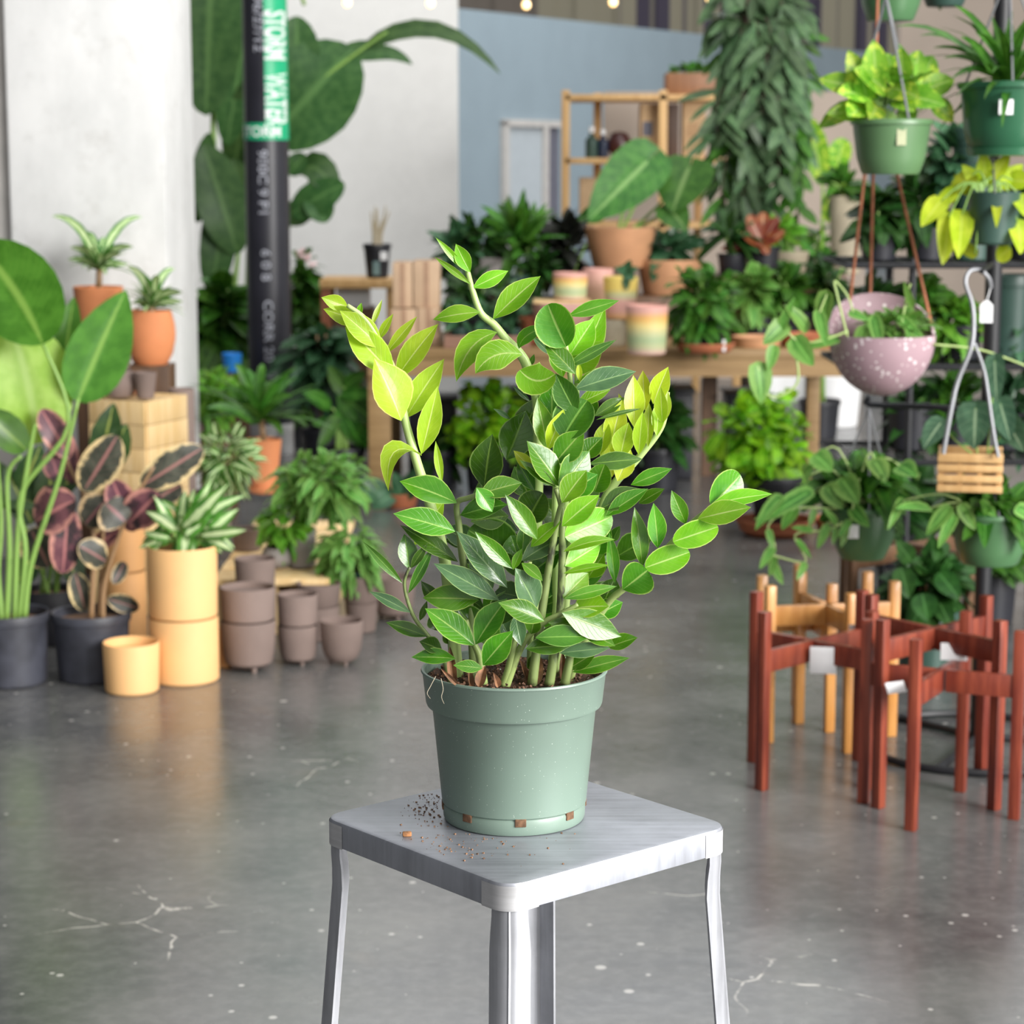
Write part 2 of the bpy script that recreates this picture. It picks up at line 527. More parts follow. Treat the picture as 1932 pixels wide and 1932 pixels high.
# ================================================================ the plant on the stool
PY = 2.452
pc = Vector((P(970, 1500, PY).x, PY, SEAT))
zrim = P(962, 1301, PY-.105).z
zband = P(962, 1366, PY-.097).z
RT, RBD, RB2, RBOT = .1045, .0985, .0925, .0805
hero = thing('potted_zz_plant', 'glossy green plant with lime new shoots in a green pot on the stool', 'plant', pc)
M_gpot = mat('sage_green_plastic', (.180, .250, .205), .38, var=.10, scale=5.0, specks=((.60, .66, .60), 240.0, .115), bump=.03, bscale=30)
H_ = zrim-SEAT
zb_ = zband-SEAT
ft = .017
gp = MB().lathe([(RBOT-.006, .0), (RBOT-.0015, .001), (RBOT, .004), (RBOT+.0005, ft), (RBOT-.0008, ft+.002), (RBOT+.0015, ft+.004), (RB2, zb_-.003), (RB2+.0015, zb_-.001), (RBD, zb_), (RBD+.0012, zb_+.003), (RT-.001, H_-.004), (RT+.0008, H_-.002), (RT, H_), (RT-.002, H_+.0004), (RT-.0035, H_-.001), (RT-.006, H_-.03), (.02, H_-.035)], pc, 96)
pot = build(gp, 'pot', M_gpot, hero)
M_hole = mat('damp_brown_soil', (.16, .085, .045), .9, var=.4, scale=180.0)
for k_ in range(8):
    a = rad(-90+14+k_*45-9)
    d_ = Vector((math.cos(a), math.sin(a), 0))
    hb_ = MB().box(pc+d_*(RBOT-.0002)+Vector((0, 0, ft-.0005)), (.004, .0125, .0095), Matrix.Rotation(a, 3, 'Z'), .001)
    build(hb_, 'drainage_hole', M_hole, pot, label='square drainage notch showing brown soil')
so = MB()
NS = 26
sv, sf = [], []
for i in range(NS+1):
    for j in range(48):
        r_ = (RT-.005)*i/NS
        a = 2*math.pi*j/48
        z = H_-.013+.004*math.sin(5*a+i)*(.4)+R.uniform(-.0028, .0032)+(.006*(1-i/NS))
        sv.append(pc+Vector((r_*math.cos(a), r_*math.sin(a), z)))
for i in range(NS):
    for j in range(48): sf.append([i*48+j, i*48+(j+1) % 48, (i+1)*48+(j+1) % 48, (i+1)*48+j])
so.add(sv, sf, smooth=False)
M_soil = mat('potting_soil', (.075, .036, .022), .95, var=.6, scale=150.0, specks=((.75, .72, .68), 130.0, .22), bump=.6, bscale=220)
soil = build(so, 'soil', M_soil, hero)
chips = MB()
for i in range(420):
    a, r_ = R.uniform(0, 6.28), (RT-.008)*math.sqrt(R.random())
    s_ = R.uniform(.0015, .004)
    chips.box(pc+Vector((r_*math.cos(a), r_*math.sin(a), H_-.011+.006*(1-r_/RT)+R.uniform(0, .003))), (s_, s_*R.uniform(.5, 1), s_*.7), Matrix.Rotation(R.uniform(0, 3), 3, Vector((R.random(), R.random(), 1)).normalized()))
co = build(chips, 'bark_chips', mat('bark_bits', (.15, .075, .045), .9, var=.7, scale=300.0), soil, kind='stuff')
# leaf materials of the plant
L_dark = leafmat('zz_leaf_deep_green', (.034, .110, .007), (.060, .170, .011), (.20, .36, .06), .24, .22, edge=(.25, .40, .10), hero=True)
L_grey = leafmat('zz_leaf_grey_green', (.050, .115, .045), (.085, .175, .065), (.22, .34, .14), .24, .18, edge=(.28, .40, .14), hero=True)  # greyer green than the plant's other leaves
L_mid = leafmat('zz_leaf_green', (.052, .210, .007), (.095, .30, .012), (.34, .52, .12), .27, .30, edge=(.40, .58, .12), hero=True)
L_bri = leafmat('zz_leaf_fresh_green', (.150, .42, .006), (.225, .52, .014), (.55, .74, .22), .36, .36, edge=(.58, .76, .18), hero=True)
L_lim = leafmat('zz_leaf_lime', (.34, .56, .016), (.45, .66, .035), (.72, .86, .26), .40, .42, edge=(.66, .80, .16), hero=True)
L_yel = leafmat('zz_leaf_yellow_green', (.52, .68, .02), (.66, .78, .05), (.85, .92, .35), .40, .45, edge=(.75, .85, .18), hero=True)
KEY = (Vector((8.0, -2.5, 4.0))-Vector((0, 2.45, 1.1))).normalized()
UP = Vector((0, 0, 1))
def HL(mb, bx, by, tx, ty, w, z=0.0, dz=None, roll=None, ctrl=None, hl=False, up=.35, arch=.07, fold=.2, prof='zz'):
    if dz is None: dz = R.uniform(-.012, .012)
    b = P(bx, by, PY+z)
    t = P(tx, ty, PY+z+dz)
    ax = (t-b).normalized()
    tc = (CAM-(b+t)/2).normalized()
    n = tc + UP*up
    if hl: n = tc + KEY + UP*.1
    if hl:
        n.normalize()
        rt_ = (t-CAM).normalized()
        s_ = (b-CAM).dot(n)/rt_.dot(n)
        t2 = CAM+rt_*s_
        if abs(t2.y-b.y) < .10: t = t2
        else: t = CAM+rt_*((t-CAM).length+max(-.09, min(.09, t2.y-t.y)))
        ax = (t-b).normalized()
    n = (n-ax*n.dot(ax)).normalized()
    if roll is None: roll = R.uniform(-16, 16) if not hl else R.choice((-9, 9))
    n = Matrix.Rotation(rad(roll), 3, ax) @ n
    tcp = (tc-ax*tc.dot(ax)).normalized()
    W = 1.12*m(w, b)/max(.45, abs(n.dot(tcp)))
    c = None
    if ctrl: c = P(ctrl[0], ctrl[1], PY+z+dz*.5-.006)
    if hl: fold, arch = .10, .04
    mb.leaf(b, t, n, W, c, prof, nl=12, nc=3, fold=fold, curl=.03 if hl else .10, arch=arch, wave=.02)
def stemcurve(pts, z0, z1, r0, r1, mb, sub=5):
    q = [P(x, y, PY+z0+(z1-z0)*i/(len(pts)-1)) for i, (x, y) in enumerate(pts)]
    out = []
    for i in range(len(q)-1):
        p0, p1, p2, p3 = q[max(i-1, 0)], q[i], q[i+1], q[min(i+2, len(q)-1)]
        for s in range(sub):
            t = s/sub
            out.append(.5*((2*p1)+(p2-p0)*t+(2*p0-5*p1+4*p2-p3)*t*t+(3*p1-p0-3*p2+p3)*t**3))
    out.append(q[-1])
    rr = [m(r0+(r1-r0)*(i/(len(out)-1)), out[i]) for i in range(len(out))]
    mb.tube(out, rr, 10)
def stemmat(name, a, b):
    k = NT(name)
    n = k.noise(45.0, k.obj((1, 1, .35)), 4.0, .7)
    k.set(k.b, 'Base Color', k.mix(k.step(n, .56, .68), a, b))
    k.set(k.b, 'Roughness', .4)
    return k.m
S_pale = stemmat('pale_green_stem', (.42, .55, .20), (.34, .46, .14))
S_old = stemmat('mottled_olive_stem', (.20, .26, .09), (.065, .07, .04))
S_mid = stemmat('green_stem', (.28, .36, .12), (.12, .15, .06))
SHOOTS = [
 ('lime shoot arching out to the left', S_pale, -.02, [[(864, 1296), (850, 1145), (836, 1041), (805, 930), (789, 880), (766, 800), (748, 716), (722, 655), (690, 603), (655, 576)]], (0, -.02), (13, 4), [
  (L_lim, 795, 857, 826, 728, 40, -.01), (L_lim, 764, 790, 838, 677, 46, .0), (L_lim, 746, 716, 827, 611, 42, .0), (L_lim, 728, 667, 787, 597, 20, 0), (L_lim, 714, 641, 742, 592, 15, 0), (L_lim, 700, 617, 721, 565, 10, 0), (L_bri, 677, 598, 682, 571, 11, 0),
  (L_lim, 657, 580, 606, 561, 26, -.004), (L_lim, 690, 610, 610, 583, 33, -.012), (L_lim, 720, 657, 641, 586, 42, -.018), (L_lim, 744, 710, 650, 611, 54, -.024), (L_lim, 757, 794, 706, 676, 70, -.03, {'roll': 24}),
  (L_lim, 795, 860, 733, 926, 36, -.03, {'ctrl': (722, 815), 'prof': 'lance', 'dz': -.03, 'roll': 20}), (L_lim, 834, 912, 822, 832, 15, -.01), (L_lim, 838, 945, 781, 1030, 36, .0), ]),
 ('tall fresh shoot leaning left above the rest', S_pale, .02, [[(1004, 1292), (1012, 1000), (1016, 780), (996, 697), (980, 666), (955, 640), (932, 612), (907, 590), (890, 543), (882, 511)]], (.02, .0), (12, 5), [
  (L_bri, 880, 512, 822, 448, 13, 0), (L_bri, 887, 514, 860, 460, 27, -.005), (L_bri, 889, 537, 820, 485, 12, -.003), (L_bri, 892, 543, 959, 511, 27, 0), (L_bri, 930, 602, 1020, 521, 42, 0), (L_bri, 906, 589, 817, 603, 30, -.005, {'arch': .14}),
  (L_bri, 938, 627, 861, 720, 44, -.01, {'ctrl': (878, 640)}), (L_bri, 986, 669, 897, 705, 52, -.02, {'ctrl': (925, 655)}), (L_mid, 979, 658, 1043, 615, 25, 0, {'ctrl': (982, 626)}), (L_dark, 1000, 690, 1008, 668, 10, .02),
  (L_bri, 981, 698, 1047, 706, 58, -.015, {'ctrl': (1012, 735), 'prof': 'paddle'}), (L_grey, 1000, 757, 967, 728, 9, .04), (L_grey, 963, 791, 931, 771, 9, .04)]),
 ('central upright shoots crowned with broad leaves', S_pale, .0, [[(1040, 1290), (1062, 1000), (1080, 860), (1078, 740), (1068, 652)], [(1055, 1290), (1048, 1000), (1052, 880), (1060, 800), (1064, 740)], [(1052, 1292), (1075, 1050), (1086, 850), (1088, 730), (1090, 690)]], (.02, 0), (9, 4), [
  (L_bri, 1085, 705, 1142, 578, 46, .03), (L_mid, 1072, 596, 1168, 567, 26, .02), (L_bri, 1074, 672, 1121, 602, 48, .01), (L_mid, 1068, 654, 1034, 574, 68, -.02, {'fold': .4, 'prof': 'paddle', 'roll': -20}), (L_bri, 1076, 704, 1139, 645, 52, .015), (L_bri, 1062, 712, 1048, 640, 34, .015), (L_grey, 1042, 672, 1004, 635, 14, .01),
  (L_mid, 1086, 706, 1026, 645, 34, -.02), (L_dark, 1066, 694, 1163, 641, 20, -.012), (L_bri, 1084, 722, 1185, 697, 26, .0), (L_grey, 1084, 735, 1200, 701, 40, -.02), (L_yel, 1094, 720, 1092, 683, 11, -.01), (L_dark, 1088, 782, 1048, 704, 44, -.018), (L_mid, 1040, 832, 1043, 715, 58, .01),
  (L_dark, 975, 840, 1024, 745, 46, .05), (L_dark, 1062, 826, 1108, 756, 68, -.028, {'prof': 'paddle'}), (L_bri, 1034, 850, 1014, 750, 36, -.012), (L_yel, 1033, 849, 1064, 771, 32, -.02), (L_mid, 1046, 874, 1102, 811, 50, -.032), (L_dark, 955, 868, 992, 775, 62, .035), (L_dark, 913, 920, 929, 819, 58, .015),
  (L_bri, 1088, 764, 1152, 735, 24, .01), (L_mid, 1118, 790, 1105, 740, 30, .02), (L_dark, 1122, 785, 1179, 750, 24, 0), (L_dark, 1125, 792, 1210, 771, 8, -.01), (L_mid, 1098, 866, 1137, 825, 36, -.01), (L_dark, 1112, 875, 1212, 866, 32, -.02),
  (L_mid, 1057, 918, 994, 832, 44, -.045, {'hl': 1, 'roll': 12}), (L_mid, 1054, 926, 1112, 851, 58, -.05, {'hl': 1}), (L_bri, 1060, 949, 1107, 887, 44, -.065), (L_yel, 1008, 890, 969, 850, 22, -.03), (L_dark, 1049, 919, 980, 868, 20, -.05), (L_dark, 1009, 926, 976, 870, 28, -.03), (L_mid, 1122, 927, 1141, 876, 42, -.03, {'prof': 'paddle'}), (L_mid, 1070, 935, 1128, 895, 46, -.045)]),
 ('bright yellow-green shoot pointing up at the right', S_pale, .03, [[(1078, 1288), (1105, 1080), (1135, 960), (1160, 912), (1190, 880), (1212, 855), (1240, 820), (1254, 790), (1260, 740)]], (.03, .01), (11, 4), [
  (L_lim, 1170, 866, 1186, 797, 38, -.01), (L_yel, 1150, 850, 1174, 754, 40, .005), (L_yel, 1196, 806, 1195, 708, 36, .005), (L_yel, 1218, 775, 1213, 699, 28, .01), (L_yel, 1232, 762, 1261, 692, 34, .012), (L_lim, 1205, 858, 1213, 776, 26, -.01), (L_lim, 1223, 843, 1225, 760, 22, -.012), (L_lim, 1239, 823, 1244, 752, 23, -.012), (L_lim, 1250, 800, 1247, 730, 24, -.01), (L_lim, 1254, 795, 1260, 737, 16, -.006),
  (L_lim, 1132, 858, 1146, 792, 30, .0), (L_yel, 1165, 908, 1190, 848, 36, -.005), (L_yel, 1155, 900, 1150, 835, 26, .01), (L_yel, 1180, 790, 1167, 742, 12, .01), (L_lim, 1140, 880, 1160, 800, 34, .02)]),
 ('dark mottled shoot at the left', S_old, -.03, [[(896, 1296), (884, 1120), (872, 1050), (866, 993), (862, 950), (882, 940), (918, 931), (954, 936)]], (-.02, -.05), (8, 4), [
  (L_dark, 972, 1050, 884, 1000, 84, .02, {'prof': 'paddle'}), (L_dark, 964, 1010, 975, 1046, 46, .01), (L_mid, 862, 949, 754, 908, 46, -.05), (L_mid, 859, 1003, 742, 969, 46, -.05), (L_dark, 864, 1060, 755, 991, 32, -.04), (L_mid, 905, 932, 985, 911, 38, -.06), (L_mid, 899, 920, 929, 966, 32, -.065), (L_dark, 868, 972, 958, 952, 38, -.04),
  (L_grey, 957, 1109, 861, 1002, 44, -.05), (L_mid, 967, 1073, 896, 1003, 28, -.06), (L_grey, 942, 1133, 818, 1063, 40, -.06), (L_mid, 903, 1132, 798, 1128, 46, -.05, {'arch': .16}), (L_grey, 930, 1110, 885, 1050, 40, -.02), (L_dark, 870, 1060, 895, 1110, 30, -.01)]),
 ('low leafy shoots at the front of the pot', S_mid, -.05, [[(954, 1294), (966, 1262), (978, 1231), (997, 1200), (1030, 1172), (1062, 1156), (1090, 1140)], [(950, 1294), (962, 1255), (972, 1200), (985, 1140), (1000, 1060)], [(912, 1290), (905, 1240), (893, 1212), (880, 1170)]], (-.05, -.06), (9, 4), [
  (L_mid, 895, 1218, 802, 1148, 46, -.07), (L_mid, 897, 1216, 957, 1129, 46, -.07), (L_mid, 1027, 1172, 940, 1137, 38, -.085), (L_mid, 911, 1255, 968, 1190, 46, -.075), (L_grey, 1012, 1148, 972, 1072, 48, -.07), (L_mid, 911, 1261, 855, 1255, 22, -.085), (L_dark, 900, 1195, 858, 1140, 50, -.02), (L_grey, 972, 1160, 984, 1219, 28, -.06), (L_mid, 1002, 1196, 1012, 1158, 30, -.06),
  (L_mid, 984, 1062, 1024, 1096, 20, -.075), (L_grey, 984, 1058, 1062, 1014, 36, -.05), (L_dark, 1000, 1082, 1058, 1040, 40, -.03), (L_dark, 996, 982, 1025, 930, 56, -.03, {'prof': 'paddle'}), (L_mid, 1014, 1018, 953, 933, 34, -.06), (L_bri, 1001, 1032, 1059, 983, 26, -.05), (L_mid, 985, 1045, 990, 985, 24, -.02), (L_bri, 968, 1075, 985, 1035, 16, -.04), (L_dark, 1000, 1130, 1048, 1080, 50, .02), (L_dark, 940, 1180, 965, 1110, 50, .03), (L_dark, 1020, 1240, 995, 1262, 22, -.03), (L_dark, 930, 980, 905, 905, 50, .05), (L_mid, 1000, 940, 970, 880, 48, .04), (L_dark, 1070, 1000, 1020, 940, 50, .04)]),
 ('dark sprig reaching out low at the left', S_old, -.03, [[(852, 1292), (832, 1230), (806, 1198), (778, 1158), (763, 1103), (773, 1070)]], (-.03, -.04), (5, 3), [
  (L_dark, 760, 1101, 684, 1021, 16, -.04), (L_dark, 772, 1074, 763, 1007, 34, -.04), (L_dark, 775, 1072, 806, 1026, 16, -.04), (L_dark, 770, 1120, 818, 1030, 18, -.04), (L_grey, 775, 1156, 697, 1116, 20, -.04), (L_dark, 806, 1201, 728, 1174, 24, -.04), (L_dark, 792, 1171, 806, 1133, 12, -.03), (L_dark, 832, 1146, 794, 1096, 24, -.02), (L_mid, 860, 1243, 776, 1240, 28, -.05), (L_dark, 834, 1228, 791, 1210, 28, -.04), (L_dark, 826, 1190, 812, 1160, 26, -.01), (L_dark, 850, 1215, 838, 1185, 24, 0)]),
 ('glossy leafy shoots at the right', S_old, -.05, [[(1036, 1292), (1046, 1234), (1057, 1153), (1061, 1048), (1060, 962), (1049, 922)], [(1066, 1290), (1073, 1255), (1080, 1220), (1100, 1190)], [(1004, 1292), (1020, 1170), (1046, 1010), (1062, 940)]], (-.05, -.06), (10, 5), [
  (L_dark, 1160, 1052, 1232, 1014, 46, .04), (L_dark, 1155, 1022, 1170, 992, 18, .03), (L_dark, 1132, 961, 1208, 922, 38, -.03), (L_mid, 1143, 974, 1223, 922, 30, -.035), (L_mid, 1190, 915, 1268, 884, 27, .0), (L_mid, 1205, 950, 1254, 922, 22, .0), (L_mid, 1122, 1000, 1150, 955, 34, .0),
  (L_bri, 1060, 993, 1131, 934, 42, -.075), (L_bri, 1066, 1013, 1155, 974, 60, -.06, {'hl': 1, 'prof': 'paddle'}), (L_bri, 1063, 1041, 1160, 1018, 20, -.075, {'ctrl': (1110, 1018)}), (L_bri, 1066, 1068, 1134, 1026, 46, -.06, {'hl': 1}), (L_bri, 1063, 1082, 1151, 1066, 14, -.075), (L_bri, 1062, 1128, 1110, 1081, 46, -.06, {'hl': 1}), (L_mid, 1064, 1130, 1164, 1106, 22, -.075), (L_bri, 1080, 1148, 1149, 1144, 46, -.055),
  (L_mid, 1060, 1156, 1172, 1201, 50, -.08, {'hl': 1}), (L_mid, 1096, 1190, 1161, 1219, 28, -.06), (L_dark, 1010, 1203, 1114, 1202, 38, -.08), (L_dark, 991, 1224, 1076, 1219, 34, -.075), (L_grey, 1056, 1232, 1151, 1222, 27, -.065), (L_mid, 1072, 1262, 1126, 1230, 28, -.05), (L_mid, 1080, 1268, 1188, 1241, 28, -.055), (L_mid, 1147, 1222, 1203, 1203, 28, -.03), (L_mid, 1125, 1162, 1175, 1136, 36, -.03), (L_dark, 1034, 1175, 1090, 1178, 20, -.07), (L_dark, 1140, 1134, 1161, 1090, 40, -.02), (L_mid, 1160, 1100, 1149, 1004, 22, -.03), (L_bri, 1110, 1090, 1140, 1045, 40, -.02), (L_dark, 1110, 1150, 1150, 1095, 44, .02), (L_mid, 1120, 1050, 1150, 985, 44, -.01)]),
 ('arching shoot with rounded leaves reaching right', S_mid, -.02, [[(1072, 1290), (1100, 1215), (1148, 1137), (1176, 1112), (1216, 1080), (1259, 1032), (1307, 984), (1347, 953)]], (-.02, -.06), (8, 4), [
  (L_mid, 1175, 1112, 1222, 1076, 60, -.06, {'fold': .5, 'prof': 'obov', 'roll': 20}), (L_bri, 1217, 1071, 1301, 1042, 48, -.06, {'prof': 'paddle'}), (L_bri, 1270, 1022, 1355, 994, 46, -.065, {'prof': 'paddle'}), (L_bri, 1316, 979, 1417, 957, 42, -.065), (L_bri, 1342, 951, 1457, 932, 28, -.06), (L_mid, 1341, 954, 1397, 896, 58, -.055, {'prof': 'paddle', 'hl': 1, 'roll': 14}),
  (L_mid, 1212, 1071, 1197, 957, 30, -.05, {'roll': 18}), (L_mid, 1241, 1034, 1233, 949, 33, -.05, {'roll': 14}), (L_mid, 1294, 989, 1267, 925, 28, -.05)]),
]
STEMS = []
for (lab, smt, z0, curves, (za, zb), (r0, r1), leaves) in SHOOTS:
    ms = MB()
    for c_ in curves: stemcurve(c_, za, zb, r0, r1, ms)
    st = build(ms, 'stem', smt, hero, label=lab)
    STEMS.append(st)
    by = {}
    for lf in leaves:
        kw = lf[7] if len(lf) > 7 else {}
        HL(by.setdefault(lf[0].name, (lf[0], MB()))[1], *lf[1:7], **kw)
    for nm, (mt, mb_) in by.items(): build(mb_, 'foliage', mt, st)
fil = {}
for i in range(46):
    bx, by = R.uniform(890, 1120), R.uniform(900, 1235)
    a_ = rad(R.uniform(-65, 65))*(1 if bx > 1000 else 1)+(math.pi if bx < 1000 else 0)
    l_ = R.uniform(50, 84)
    tx, ty = bx+l_*math.cos(a_), by-l_*abs(math.sin(a_))*R.choice((1, 1, -.4))
    if tx < 800 or tx > 1180: continue
    mt = R.choice((L_dark, L_dark, L_grey, L_mid))
    HL(fil.setdefault(mt.name, (mt, MB()))[1], bx, by, tx, ty, R.uniform(28, 44), R.uniform(.015, .085), R.uniform(-.02, .03), roll=R.uniform(-40, 40))
for nm, (mt, mb_) in fil.items(): build(mb_, 'foliage', mt, STEMS[2])
# dry sheaths, roots hanging over the rim
M_sheath = mat('papery_brown_sheath', (.20, .095, .045), .75, var=.5, scale=70.0)
for (bx, by, tx, ty, w, z) in ((857, 1290, 850, 1225, 22, -.05), (904, 1296, 912, 1262, 26, -.085), (890, 1297, 888, 1264, 14, -.08), (1012, 1292, 1022, 1240, 22, -.05), (1061, 1284, 1063, 1232, 18, -.04), (940, 1296, 930, 1275, 16, -.085), (865, 1294, 830, 1268, 12, -.08), (1000, 1292, 980, 1250, 14, -.04)):
    sh = MB()
    HL(sh, bx, by, tx+R.uniform(-4, 4), ty-6, w*.72, z, fold=.8, prof='lance')
    build(sh, 'dry_sheath', M_sheath, hero)
rt = MB()
stemcurve([(822, 1276), (812, 1295), (806, 1308), (812, 1318)], -.098, -.108, .7, .4, rt)
stemcurve([(832, 1280), (836, 1300), (833, 1315), (838, 1328)], -.099, -.108, .7, .4, rt)
build(rt, 'root', mat('pale_root', (.42, .36, .26), .7), hero)
# crumbs of soil spilled on the seat
cr = MB()
for i in range(300):
    if i < 170: x, y = R.gauss(805, 24), R.gauss(1520, 22)
    elif i < 250: x, y = R.gauss(870, 70), R.gauss(1592, 14)
    else: x, y = R.uniform(700, 1150), R.uniform(1560, 1640)
    p = onz(x, y, SEAT)
    if (p-Vector((pc.x, pc.y, SEAT))).length < RBOT+.003: continue
    q = Rs.transposed() @ (p-sc)
    if max(abs(q.x), abs(q.y)) > HS-.012: continue
    s_ = R.choice((.0006, .0009, .0013, .002))
    cr.box(p+Vector((0, 0, s_*.3)), (s_, s_*.8, s_*.6), Matrix.Rotation(R.uniform(0, 3), 3, 'Z'))
build(cr, 'spilled_soil_crumbs', mat('dry_soil_crumb', (.22, .12, .065), .9, var=.7, scale=400.0), label='brown soil crumbs scattered on the stool seat round the pot', cat='soil', kind='stuff')
p = onz(768, 1578, SEAT)
build(MB().box(p+Vector((0, 0, .0028)), (.010, .006, .0052), Matrix.Rotation(.1, 3, 'Z'), .0012), 'bark_chip', mat('bark_chip_brown', (.33, .15, .06), .85, var=.4, scale=200), label='single orange brown bark chip lying on the stool seat', cat='bark chip')
# ================================================================ kit for pots and plants
def potspec(px, pt, pb, wt, wb, z=None, Y=None):
    f = onz(px, pb, z) if Y is None else P(px, pb, Y)
    rb = m(wb/2, f)
    cy = f.y+rb
    c = P(px, pb, cy)
    rt = m(wt/2, c)
    z0 = z if Y is None else f.z
    zt = P(px, pt, cy-rt).z
    return dict(c=Vector((c.x, cy, z0)), h=max(.01, zt-z0), rt=rt, rb=rb)
def potmesh(sp, kind='plain', n=40):
    h, rt, rb, c = sp['h'], sp['rt'], sp['rb'], sp['c']
    w = max(.003, rt*.06)
    inner = [(rt-w, h-w*.4), (rt-w*1.4, h*.82), (.001, h*.80)]
    b = min(.006, h*.05)
    if kind == 'plain': pr = [(rb-b, 0), (rb, b), (rt, h-b*.6), (rt-b*.4, h)]
    elif kind == 'nursery': pr = [(rb-b, 0), (rb, b), (rb+(rt*.955-rb)*.85, h*.86), (rt*.985, h*.87), (rt, h*.985), (rt-b*.3, h)]
    elif kind == 'belly':
        mr = max(rt, rb)*1.16
        pr = [(rb-b, 0), (rb, b), (rb+(mr-rb)*.6, h*.2), (mr*.985, h*.45), (mr, h*.58), (mr*.97, h*.75), (rt, h*.97), (rt-b*.4, h)]
    elif kind == 'round':
        mr = max(rt, rb)*1.25
        pr = [(rb*.6, 0), (rb, h*.06), (mr*.9, h*.25), (mr, h*.48), (mr*.93, h*.72), (rt, h*.94), (rt-b*.4, h)]
    elif kind == 'feet':
        pr = [(rb*.35, h*.06), (rb*.8, h*.08), (rb*1.06, h*.16), (rb+(rt-rb)*.62, h*.34), (rt*.97, h*.62), (rt, h-b), (rt-b*.4, h)]
    elif kind == 'bowl':
        pr = [(rt*math.sin(a)*(1 if i else .02), h*(1-math.cos(a))) for i, a in enumerate([math.pi/2*i/10 for i in range(11)])]
        pr[0] = (.004, 0)
    elif kind == 'basket':
        pr = [(rb*.93, 0), (rb, h*.04), (rb+(rt-rb)*.45, h*.3), (rt*.95, h*.78), (rt*.97, h*.9), (rt*1.035, h*.91), (rt*1.035, h*.985), (rt*1.02, h)]
    elif kind == 'saucer': pr = [(rb*.9, 0), (rb, h*.15), (rt, h*.85), (rt, h), (rt*.94, h), (rt*.9, h*.35), (.001, h*.3)]
    if kind == 'saucer': return MB().lathe(pr, c, n)
    mb = MB().lathe(pr+inner, c, n)
    if kind == 'feet':
        for k in range(3):
            a = rad(-90+25+120*k)
            p = c+Vector((math.cos(a), math.sin(a), 0))*rb*.72
            mb.lathe([(rb*.12, 0), (rb*.17, h*.16), (.001, h*.18)], p, 10)
    return mb
def soilmesh(sp, lvl=.86, n=24):
    r_ = sp['rb']+(sp['rt']-sp['rb'])*lvl
    return MB().lathe([(r_*.955, 0), (r_*.6, sp['h']*.02), (.001, sp['h']*.03)], sp['c']+Vector((0, 0, sp['h']*lvl)), n)
def crown(cx, cy, rx, ry, Y):
    c = P(cx, cy, Y)
    return c, m(rx, c), m(ry, c)
def rnd_dir():
    while True:
        v = Vector((R.uniform(-1, 1), R.uniform(-1, 1), R.uniform(-1, 1)))
        if .05 < v.length < 1: return v.normalized()
def bush(mb, cr, n, L, W, prof='ovate', lift=.25, droop=.25, fold=.2, back=0.0, shell=.45, ydep=.85, arch=.16, nl=4, jit=.85):
    c, rx, rz = cr
    lump = [rnd_dir() for _ in range(9)]
    for i in range(n):
        d = (rnd_dir()+R.choice(lump)*.55).normalized()
        r_ = (shell+(1-shell)*R.random())*R.uniform(.82, 1.12)
        s = L*R.uniform(.65, 1.15)
        p = c+Vector((d.x*max(rx-s*.6, .01), d.y*max(rx-s*.6, .01)*ydep, d.z*max(rz-s*.5, .01)))*r_
        o = (d*Vector((1, 1, 1)).length*.6 + rnd_dir()*jit + Vector((0, 0, lift))).normalized()
        n_ = (Vector((0, -.35, .9)) + d*.4 + rnd_dir()*.45)
        t = p+o*s-Vector((0, 0, s*droop))
        mb.leaf(p, t, n_, W*s/L, None, prof, nl, 1, fold, arch=arch, back=back)
    return mb
def rosette(mb, base, n, L, W, e0=20, e1=80, prof='strap', bend=.35, nl=6, fold=.25, jit=.15):
    for i in range(n):
        az = 2*math.pi*(i*.381966+R.uniform(-.06, .06))
        el = rad(e0+(e1-e0)*((i+.5)/n)+R.uniform(-6, 6))
        s = L*R.uniform(1-jit, 1+jit)
        d = Vector((math.cos(az)*math.cos(el), math.sin(az)*math.cos(el), math.sin(el)))
        b = base+Vector((d.x, d.y, 0))*W*.3
        c = b+d*s*.55
        t = b+Vector((d.x, d.y, 0)).normalized()*s*(.45*math.cos(el)+.5)*1.0+Vector((0, 0, s*(math.sin(el)*.9-bend*(.3+math.cos(el)*.8))))
        mb.leaf(b, t, Vector((-d.x*.6, -d.y*.6, 1)), W*R.uniform(.85, 1.1), c, prof, nl, 1, fold)
    return mb
def pxleaf(mb, bx, by, tx, ty, w, Y, dz=0.0, ctrl=None, prof='ovate', roll=0, up=.3, fold=.2, arch=.1, back=0.0, nl=8, nc=2, wave=0.0):
    b, t = P(bx, by, Y), P(tx, ty, Y+dz)
    ax = (t-b).normalized()
    tc = (CAM-(b+t)/2).normalized()
    n = tc+UP*up
    n = (n-ax*n.dot(ax)).normalized()
    n = Matrix.Rotation(rad(roll), 3, ax) @ n
    tcp = (tc-ax*tc.dot(ax)).normalized()
    W = m(w, b)/max(.45, abs(n.dot(tcp)))
    c = P(ctrl[0], ctrl[1], Y+dz*.5) if ctrl else None
    mb.leaf(b, t, n, W, c, prof, nl, nc, fold, arch=arch, back=back, wave=wave)
    return mb
def smooth(q, sub=5):
    out = []
    for i in range(len(q)-1):
        p0, p1, p2, p3 = q[max(i-1, 0)], q[i], q[i+1], q[min(i+2, len(q)-1)]
        for s in range(sub):
            t = s/sub
            out.append(.5*((2*p1)+(p2-p0)*t+(2*p0-5*p1+4*p2-p3)*t*t+(3*p1-p0-3*p2+p3)*t**3))
    return out+[q[-1]]
